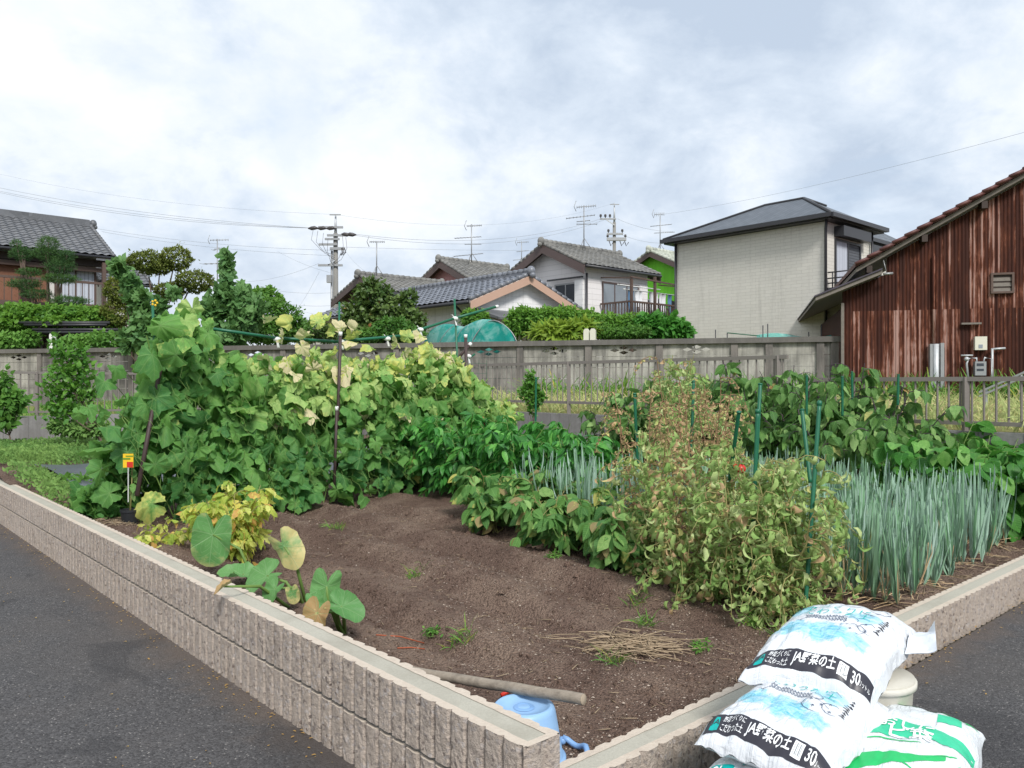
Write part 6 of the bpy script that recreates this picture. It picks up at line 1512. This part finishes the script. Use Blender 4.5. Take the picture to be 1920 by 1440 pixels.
ink_teal = plain('teal_ink', (.0, .38, .36), .42, .08, 6); ink_green = plain('green_ink', (.02, .46, .13), .42, .2, 7); ink_navy = plain('navy_ink', (.07, .10, .16), .5, .1)
ink_mint = plain('mint_ink', (.04, .50, .28), .42, .2, 7)

class Bag:
    def __init__(s, label, cat, group, loc, rz, W_, L_, T, film, tilt=(0, 0), bend=lambda a, b: 0.0, seed=0, flat=.5, shear=0.0):
        s.shear = shear; s.W, s.L, s.T, s.bend, s.seed, s.flat = W_, L_, T, bend, seed, flat
        s.root = thing('soil_bag', label, cat, loc, 0, group); s.root.rotation_euler = (tilt[0], tilt[1], rz)
        g = MB(); n, m_ = 56, 72; g.smooth = True; ab = []
        for top in (1, 0):
            o_ = len(g.v)
            for j in range(m_+1):
                for i in range(n+1):
                    a, b = 2*i/n-1, 2*j/m_-1; ab.append((a, b)); g.v.append(tuple(s.P(a, b, top)))
            for j in range(m_):
                for i in range(n):
                    q = (o_+j*(n+1)+i, o_+j*(n+1)+i+1, o_+(j+1)*(n+1)+i+1, o_+(j+1)*(n+1)+i)
                    g.f.append(q if top else q[::-1]); g.mi.append(0); g.sm.append(True)
        me = g.mesh('film', film); li = np.empty(len(me.loops), int); me.loops.foreach_get('vertex_index', li)
        if len(me.vertices) == len(ab): me.uv_layers[0].data.foreach_set('uv', np.array(ab)[li].ravel())
        s.body = link('film', me, s.root)
    def P(s, a, b, top=1, lift=0.0):
        e = max(0, (1-abs(a)**3.2)*(1-abs(b)**3.6)); q = e**.42
        x = a*s.W/2*(1-.06*(1-b*b)*1.0-.02*math.sin(b*9+s.seed)); y = b*s.L/2*(1-.045*(1-a*a)*1.0)
        wr = .0065*nz(a*2.6+s.seed, b*2.2, 1)+.0075*math.sin((a*3.1+b*4.3)*2.1+s.seed)*(.25+abs(b)**3)*abs(nz(a*3, b*2, s.seed)) + .006*(1-q)*math.sin(a*17+s.seed*3)*(abs(b) > .6) + .004*(1-q)*math.sin(b*21+s.seed)
        wr += .011*abs(nz(a*2.2+b*1.6, b*.9-a*.6, s.seed+4)) - .006*max(0, .16-abs(nz(a*1.7-b*1.1, b*1.9+a*.8, s.seed+9)))/.16 - .003*max(0, .12-abs(nz(a*3.1+b*2.4, b*2.2, s.seed+19)))/.12
        z = s.T*(s.flat+(.95-s.flat)*0+ (1-s.flat)*q) if top else s.T*s.flat*(1-q)
        x += s.shear*y
        return Vector((x, y, z + wr*(1 if top else .4) + s.bend(a, b) + lift))
    def patch(s, name, poly_fn, m_, nu=24, nv=6, lift=.0018):
        g = MB().grid(lambda i, j: s.P(*poly_fn(i, j), 1, lift), nu, nv); return obj(name, g, m_, s.body)
    def text(s, body, a, b, size, m_, bold=0.0, sx=1, sy=1, rot=0, lift=.0042, name='lettering'):
        me = text_mesh(body, 1.0, bold); c_, s_ = math.cos(rot), math.sin(rot)
        bmx = bmesh.new(); bmx.from_mesh(me); bmesh.ops.subdivide_edges(bmx, edges=[e for e in bmx.edges if e.calc_length() > .22], cuts=2, use_grid_fill=False); bmesh.ops.triangulate(bmx, faces=bmx.faces)
        for v in bmx.verts:
            x, y = v.co.x*size*sx, v.co.y*size*sy; x, y = x*c_-y*s_, x*s_+y*c_
            v.co = s.P(max(-1, min(1, a+x/(s.W/2))), max(-1, min(1, b+y/(s.L/2))), 1, lift)
        bmx.to_mesh(me); bmx.free(); me.materials.clear(); me.materials.append(m_); me.name = name
        return link(name, me, s.body)
    def strokes(s, lines, wd_, m_, name='printed_line', lift=.0022):
        g = MB()
        for ln in lines:
            n = (len(ln)-1)*6; pts = []
            for i in range(n+1):
                k_ = i/6; j = min(len(ln)-2, int(k_)); f = k_-j; pts.append((ln[j][0]+(ln[j+1][0]-ln[j][0])*f, ln[j][1]+(ln[j+1][1]-ln[j][1])*f))
            vs = []
            for i, (a, b) in enumerate(pts):
                p0, p1 = pts[max(0, i-1)], pts[min(n, i+1)]; dx_, dy_ = (p1[0]-p0[0])*s.W, (p1[1]-p0[1])*s.L; l_ = math.hypot(dx_, dy_)+1e-9
                w_ = wd_*(.4+.6*math.sin(math.pi*min(1, max(.1, i/n)))); ox, oy = -dy_/l_*w_/s.W*2, dx_/l_*w_/s.L*2
                vs += [s.P(a+ox, b+oy, 1, lift), s.P(a-ox, b-oy, 1, lift)]
            g.add(vs, [(2*i, 2*i+1, 2*i+3, 2*i+2) for i in range(n)])
        return obj(name, g, m_, s.body)
def veg_bag(label, loc, rz, tilt, bend, seed, W_=.42, L_=.62, T=.15, shear=0.0):
    b = Bag(label, 'soil bag', 'white soil bags by the wall', loc, rz, W_, L_, T, bag_white, tilt, bend, seed, .30, shear)
    b.patch('print_band', lambda i, j: (-.93+1.88*i, -.93+.21*j+.012*math.sin(i*8)), ink_black, 60, 8)
    y = -.825
    b.patch('logo_mark', lambda i, j: (-.85+.13*i*(1 if j < .35 else (1.0-.9*(j-.35))) + (.0 if j < .35 else .055*(j-.35)), y-.075+.145*j), ink_teal, 6, 8, .0026)
    b.text('JA', -.79, y+.01, .026, ink_black, .01, lift=.0036)
    b.text('野菜づくりに', -.51, y+.045, .0195, ink_white, .006, .64, 1.25); b.text('こだわった土', -.51, y-.045, .0195, ink_white, .006, .64, 1.25)
    b.text('JA野菜の土', .065, y, .038, ink_white, .02, .76, 1.2)
    b.patch('barcode', lambda i, j: (.43+.15*i, y-.075+.15*j), ink_white, 8, 4, .0026)
    for i in range(5): b.patch('barcode_bar', lambda p, q, i=i: (.45+.024*i+.010*p*(1+i % 2)*.7, y-.055+.11*q), plain_grey, 1, 4, .0034)
    b.text('30', .70, y, .050, ink_white, .012, .62, 1.15); b.text('リットル', .845, y-.02, .0145, ink_white, .004, .62, 1.4)
    b.text('野菜づくりに', -.28, .40, .050, ink_teal, -.004, 1, .9); b.text('こだわった土', -.22, .25, .050, ink_teal, -.004, 1, .9)
    rg = random.Random(seed+1); ln = []
    for r_, y0 in ((0, .13), (1, .06)):                       # two rows of small unreadable print
        for i in range(13):
            x0 = -.58+.055*i+.02*r_; ln += [[(x0, y0+rg.uniform(-.02, .02)), (x0+.02, y0+.03), (x0+.042, y0+rg.uniform(-.02, .02)), (x0+.02, y0-.025), (x0, y0)]]
    b.strokes(ln, .0016, ink_navy)
    ln = [[(.62+.02*math.sin(i), .02+.048*i), (.66, .03+.048*i), (.70+.015*math.cos(i*2), .02+.048*i), (.66, .05+.048*i)] for i in range(9)]
    b.strokes(ln, .0024, ink_black)
    ln = []
    for cx, cy, rx, ry in ((.32, -.08, .22, .13), (.16, .12, .16, .09), (.45, .62, .2, .1), (.52, .02, .15, .12)):
        ph = rg.uniform(0, 6); ln.append([(cx+rx*math.cos(t*.55+ph)*(1+.06*math.sin(t*3)), cy+ry*math.sin(t*.55+ph)) for t in range(9)])
    ln += [[(-.75, .58), (-.6, .55), (-.5, .60), (-.35, .58), (-.2, .66)], [(-.2, .57), (0, .54), (.1, .56), (.2, .55)], [(.2, .45), (.35, .42), (.5, .36)], [(.05, .72), (.1, .70), (.15, .73)], [(.42, .52), (.48, .50), (.53, .53)], [(-.72, .02), (-.6, -.02), (-.55, .05)]]
    for cx, cy in ((.2, -.02), (.36, -.02), (.52, -.06), (.3, -.14), (.45, .1)):
        ln += [[(cx-.03, cy), (cx, cy+.025), (cx+.03, cy)], [(cx, cy+.03), (cx, cy-.02)]]
    b.strokes(ln, .0014, ink_navy)
    return b
plain_grey = plain('grey_ink', (.25, .27, .28), .5)
b1 = veg_bag('white printed soil bag on top of the pile, with a clear sealed flap', (1.205, 2.975, .455), R(-26), (R(9), R(1)), lambda a, b: -.03*b*b*(b < 0)-.06*max(0, a-.1)**2-.03*max(0, b)**2, 2, .43, .63, .150, .26)
b2 = veg_bag('white printed soil bag lying under the top bag, nearest the camera', (.955, 2.66, .318), R(-43), (R(2.5), R(2)), lambda a, b: -.05*max(0, -b-.3)**2-.03*max(0, a)**2, 5, .42, .64, .122)
def flap_pt(a, b, top):
    e = b1.P(.99-.03*b, .30+.60*b, 1); t = Vector((.335, .105, .045)).lerp(Vector((.330, .235, .10)), b)
    p = e.lerp(t, a); th_ = .030*(1-a)**1.5*math.sin(math.pi*b)
    return p + Vector((0, 0, (th_ if top else -th_-.002) + .008*math.sin(b*9+a*4)*(1-abs(2*a-1)**4) + (.004*math.sin(b*26) if a < .8 else 0) - .012*math.sin(math.pi*a)))
fl = MB().grid(lambda a, b: flap_pt(a, b, 1), 16, 18); fl.grid(lambda a, b: flap_pt(a, b, 0), 16, 18)
obj('sealed_flap', fl, clear_film, b1.root)
# teal bag under it
b3 = Bag('white and teal soil bag at the bottom, partly hidden beneath the white ones', 'soil bag', 'white soil bags by the wall', (.885, 2.59, .0), R(-43), .44, .62, .30, bag_white2, (0, 0), lambda a, b: 0.0, 9, .35)
b3.patch('print_band', lambda i, j: (-.95+.75*i, -.98+.10*j), ink_teal, 20, 4); b3.patch('print_band', lambda i, j: (-.97+.10*i, -.9+1.5*j), ink_teal, 4, 30)
b3.patch('print_band', lambda i, j: (-.80+.42*i, -.82+.20*j), ink_teal, 12, 6); b3.text('10kg', -.60, -.72, .05, ink_white, .02, .9, 1.1)
for q in ([(-.3, -.55), (-.1, -.55), (.1, -.55)], [(-.3, -.48), (-.05, -.48)], [(-.1, -.35), (.0, -.3), (.1, -.35), (0, -.4), (-.1, -.35)]): b3.strokes([q], .004, ink_teal)
# green and white bags at the right
def green_bag(label, loc, rz, tilt, T, seed, W_=.42, L_=.62):
    b = Bag(label, 'soil bag', 'green and white soil bags', loc, rz, W_, L_, T, bag_white2, tilt, lambda a, c: -.03*max(0, abs(a)-.5)**2, seed, .4)
    b.patch('green_swoosh', lambda i, j: (-.95+1.9*i, -.02+.34*math.sin(i*2.4)*.55+.36*(j-.5)*(1.1-.5*i)), ink_mint, 40, 10)
    b.patch('green_swoosh', lambda i, j: (-.95+1.5*i, -.60+.35*i*i+.30*(j-.5)*(1.0-.7*i)), ink_green, 30, 8)
    b.patch('green_edge', lambda i, j: (-.97+1.94*i, .86+.10*j*math.sin(math.pi*i)), ink_green, 30, 4)
    b.patch('green_swoosh', lambda i, j: (.35+.35*i, .45+.22*j+.1*i), ink_mint, 10, 6)
    b.text('おしに', -.05, .20, .060, ink_white, .02, 1, 1.0); b.text('ピ葉', .0, .03, .075, ink_white, .02, 1, 1.0)
    b.strokes([[(-.8, -.25), (-.3, -.15), (.2, -.1)], [(.3, -.35), (.5, -.2), (.7, -.12)], [(.5, -.7), (.6, -.45), (.75, -.25)], [(-.2, -.6), (.0, -.55), (.15, -.6)]], .004, ink_green)
    return b
green_bag('green and white soil bag flat on the asphalt beneath its twin at the right', (1.26, 2.60, .0), R(-38), (0, 0), .20, 3)
green_bag('green and white soil bag with white lettering, right of the white bags', (1.285, 2.60, .165), R(-32), (R(7), R(2)), .18, 7)
# beige bucket-like sack behind
bs = thing('beige_tub', 'beige tub with dark stripes standing behind the bags on the asphalt', 'tub', (1.335, 2.96, 0))
obj('tub', MB().lathe([(.10, 0), (.125, .02), (.132, .30), (.138, .39), (.142, .395), (.142, .41), (.0, .39)], 32), plain('beige_plastic', (.50, .48, .42), .55, .1, 5), bs)
obj('stripe', MB().lathe([(.1335, .27), (.1345, .282)], 32).lathe([(.1325, .235), (.1335, .243)], 32), metal_grey, bs)
obj('lid_rim', MB().lathe([(.138, .375), (.149, .38), (.149, .40), (.140, .40)], 32), plain('beige_lid', (.56, .54, .48), .5, .1, 5), bs)

# upturned blue bucket inside the corner, with the wooden pole resting on it
bx = W(2.02, 2.19); bz = soil_z(2.02, 2.19)-.012
bk = thing('bucket', 'upturned light blue bucket inside the wall corner', 'bucket', (bx.x, bx.y, bz)); Hb = .288-bz
prof = [(.150, 0), (.158, .004), (.158, .022), (.150, .026), (.146, .03), (.118, Hb-.022), (.113, Hb-.008), (.104, Hb), (.094, Hb-.002), (.090, Hb-.012), (.030, Hb-.014), (.022, Hb-.010), (.0, Hb-.010)]
obj('shell', MB().lathe(prof, 48), blue_pl, bk)
obj('base_ring', MB().lathe([(.020, Hb-.012), (.030, Hb-.006), (.040, Hb-.012)], 32), blue_pl2, bk)
g = MB(); pts = []
for i in range(15):
    a = R(-18)+R(150)*i/14; pts.append(Vector((.150+.085*math.sin(math.pi*i/14), -.10*math.cos(math.pi*i/14)-.005, .035+.012*math.sin(i))))
obj('handle', g.tube(pts, .011, 9), blue_pl2, bk)
obj('handle_lug', MB().ball((.150, -.105, .035), .016, 8, 6).ball((.150, .095, .035), .016, 8, 6), blue_pl2, bk)
a, b = at(1094, 1312, 2.90), at(770, 1259, 3.42)
lg = thing('wooden_pole', 'weathered grey wooden pole resting on the upturned blue bucket', 'pole', (a+b)/2); o_ = -lg.location
def m_log():
    s = mat('weathered_pole'); o = s.coord(); x, y, z = s.sep(o); n = s.noise(s.comb(s.m('MULTIPLY', x, 5), s.m('MULTIPLY', y, 50), s.m('MULTIPLY', z, 50)), 1, 5, .7); n2 = s.noise(o, 18, 4)
    c = s.mix(n, (.17, .14, .11), (.40, .35, .29)); c = s.mix(s.ramp(n2, [(.5, 0), (.7, .5)]), c, (.10, .085, .07))
    return fin(s, c, .85, s.bump(n, .6, .006), 0, .2)
obj('shaft', MB().tube([a+o_+(b-a)*(i/12)+Vector((0, 0, .0012*math.sin(i*1.7))) for i in range(13)], [.0205+.0006*math.sin(i*2.1) for i in range(13)], 16, False), m_log(), lg)
d_ = (a-b).normalized(); obj('cut_end', MB().tube([a+o_-d_*.001, a+o_+d_*.002], [.0205, .0185], 16), plain('cut_wood', (.34, .28, .21), .9, .25, 60), lg)
# red plant ties half buried near the wall, orange string
g = MB().tube([onz(990, 1296, .16), onz(960, 1300, .15), onz(935, 1312, .14)], .012, 7); c = onz(960, 1300, .15)
o = obj('red_cord', MB().tube([onz(985, 1288, .15)-c, onz(960, 1293, .15)-c, onz(940, 1304, .14)-c], .009, 7), red_fruit, None, 'short red cord on the soil behind the blue bucket', 'cord'); o.location = c
for i, (q, lab) in enumerate((([(705, 1218), (750, 1210), (795, 1203)], 'orange string lying on the soil near the wall, upper'), ([(745, 1236), (770, 1230), (796, 1226)], 'orange string lying on the soil near the wall, lower'))):
    P = []
    for px, py in q:
        p = onz(px, py, .11); u, v = UV(p.x, p.y); P.append(Vector((p.x, p.y, soil_z(u, v)+.006)))
    c = P[1]; o = obj('string', MB().tube([p-c for p in P], .0035, 5), plain('orange_string', (.36, .09, .04), .8), None, lab, 'string'); o.location = c
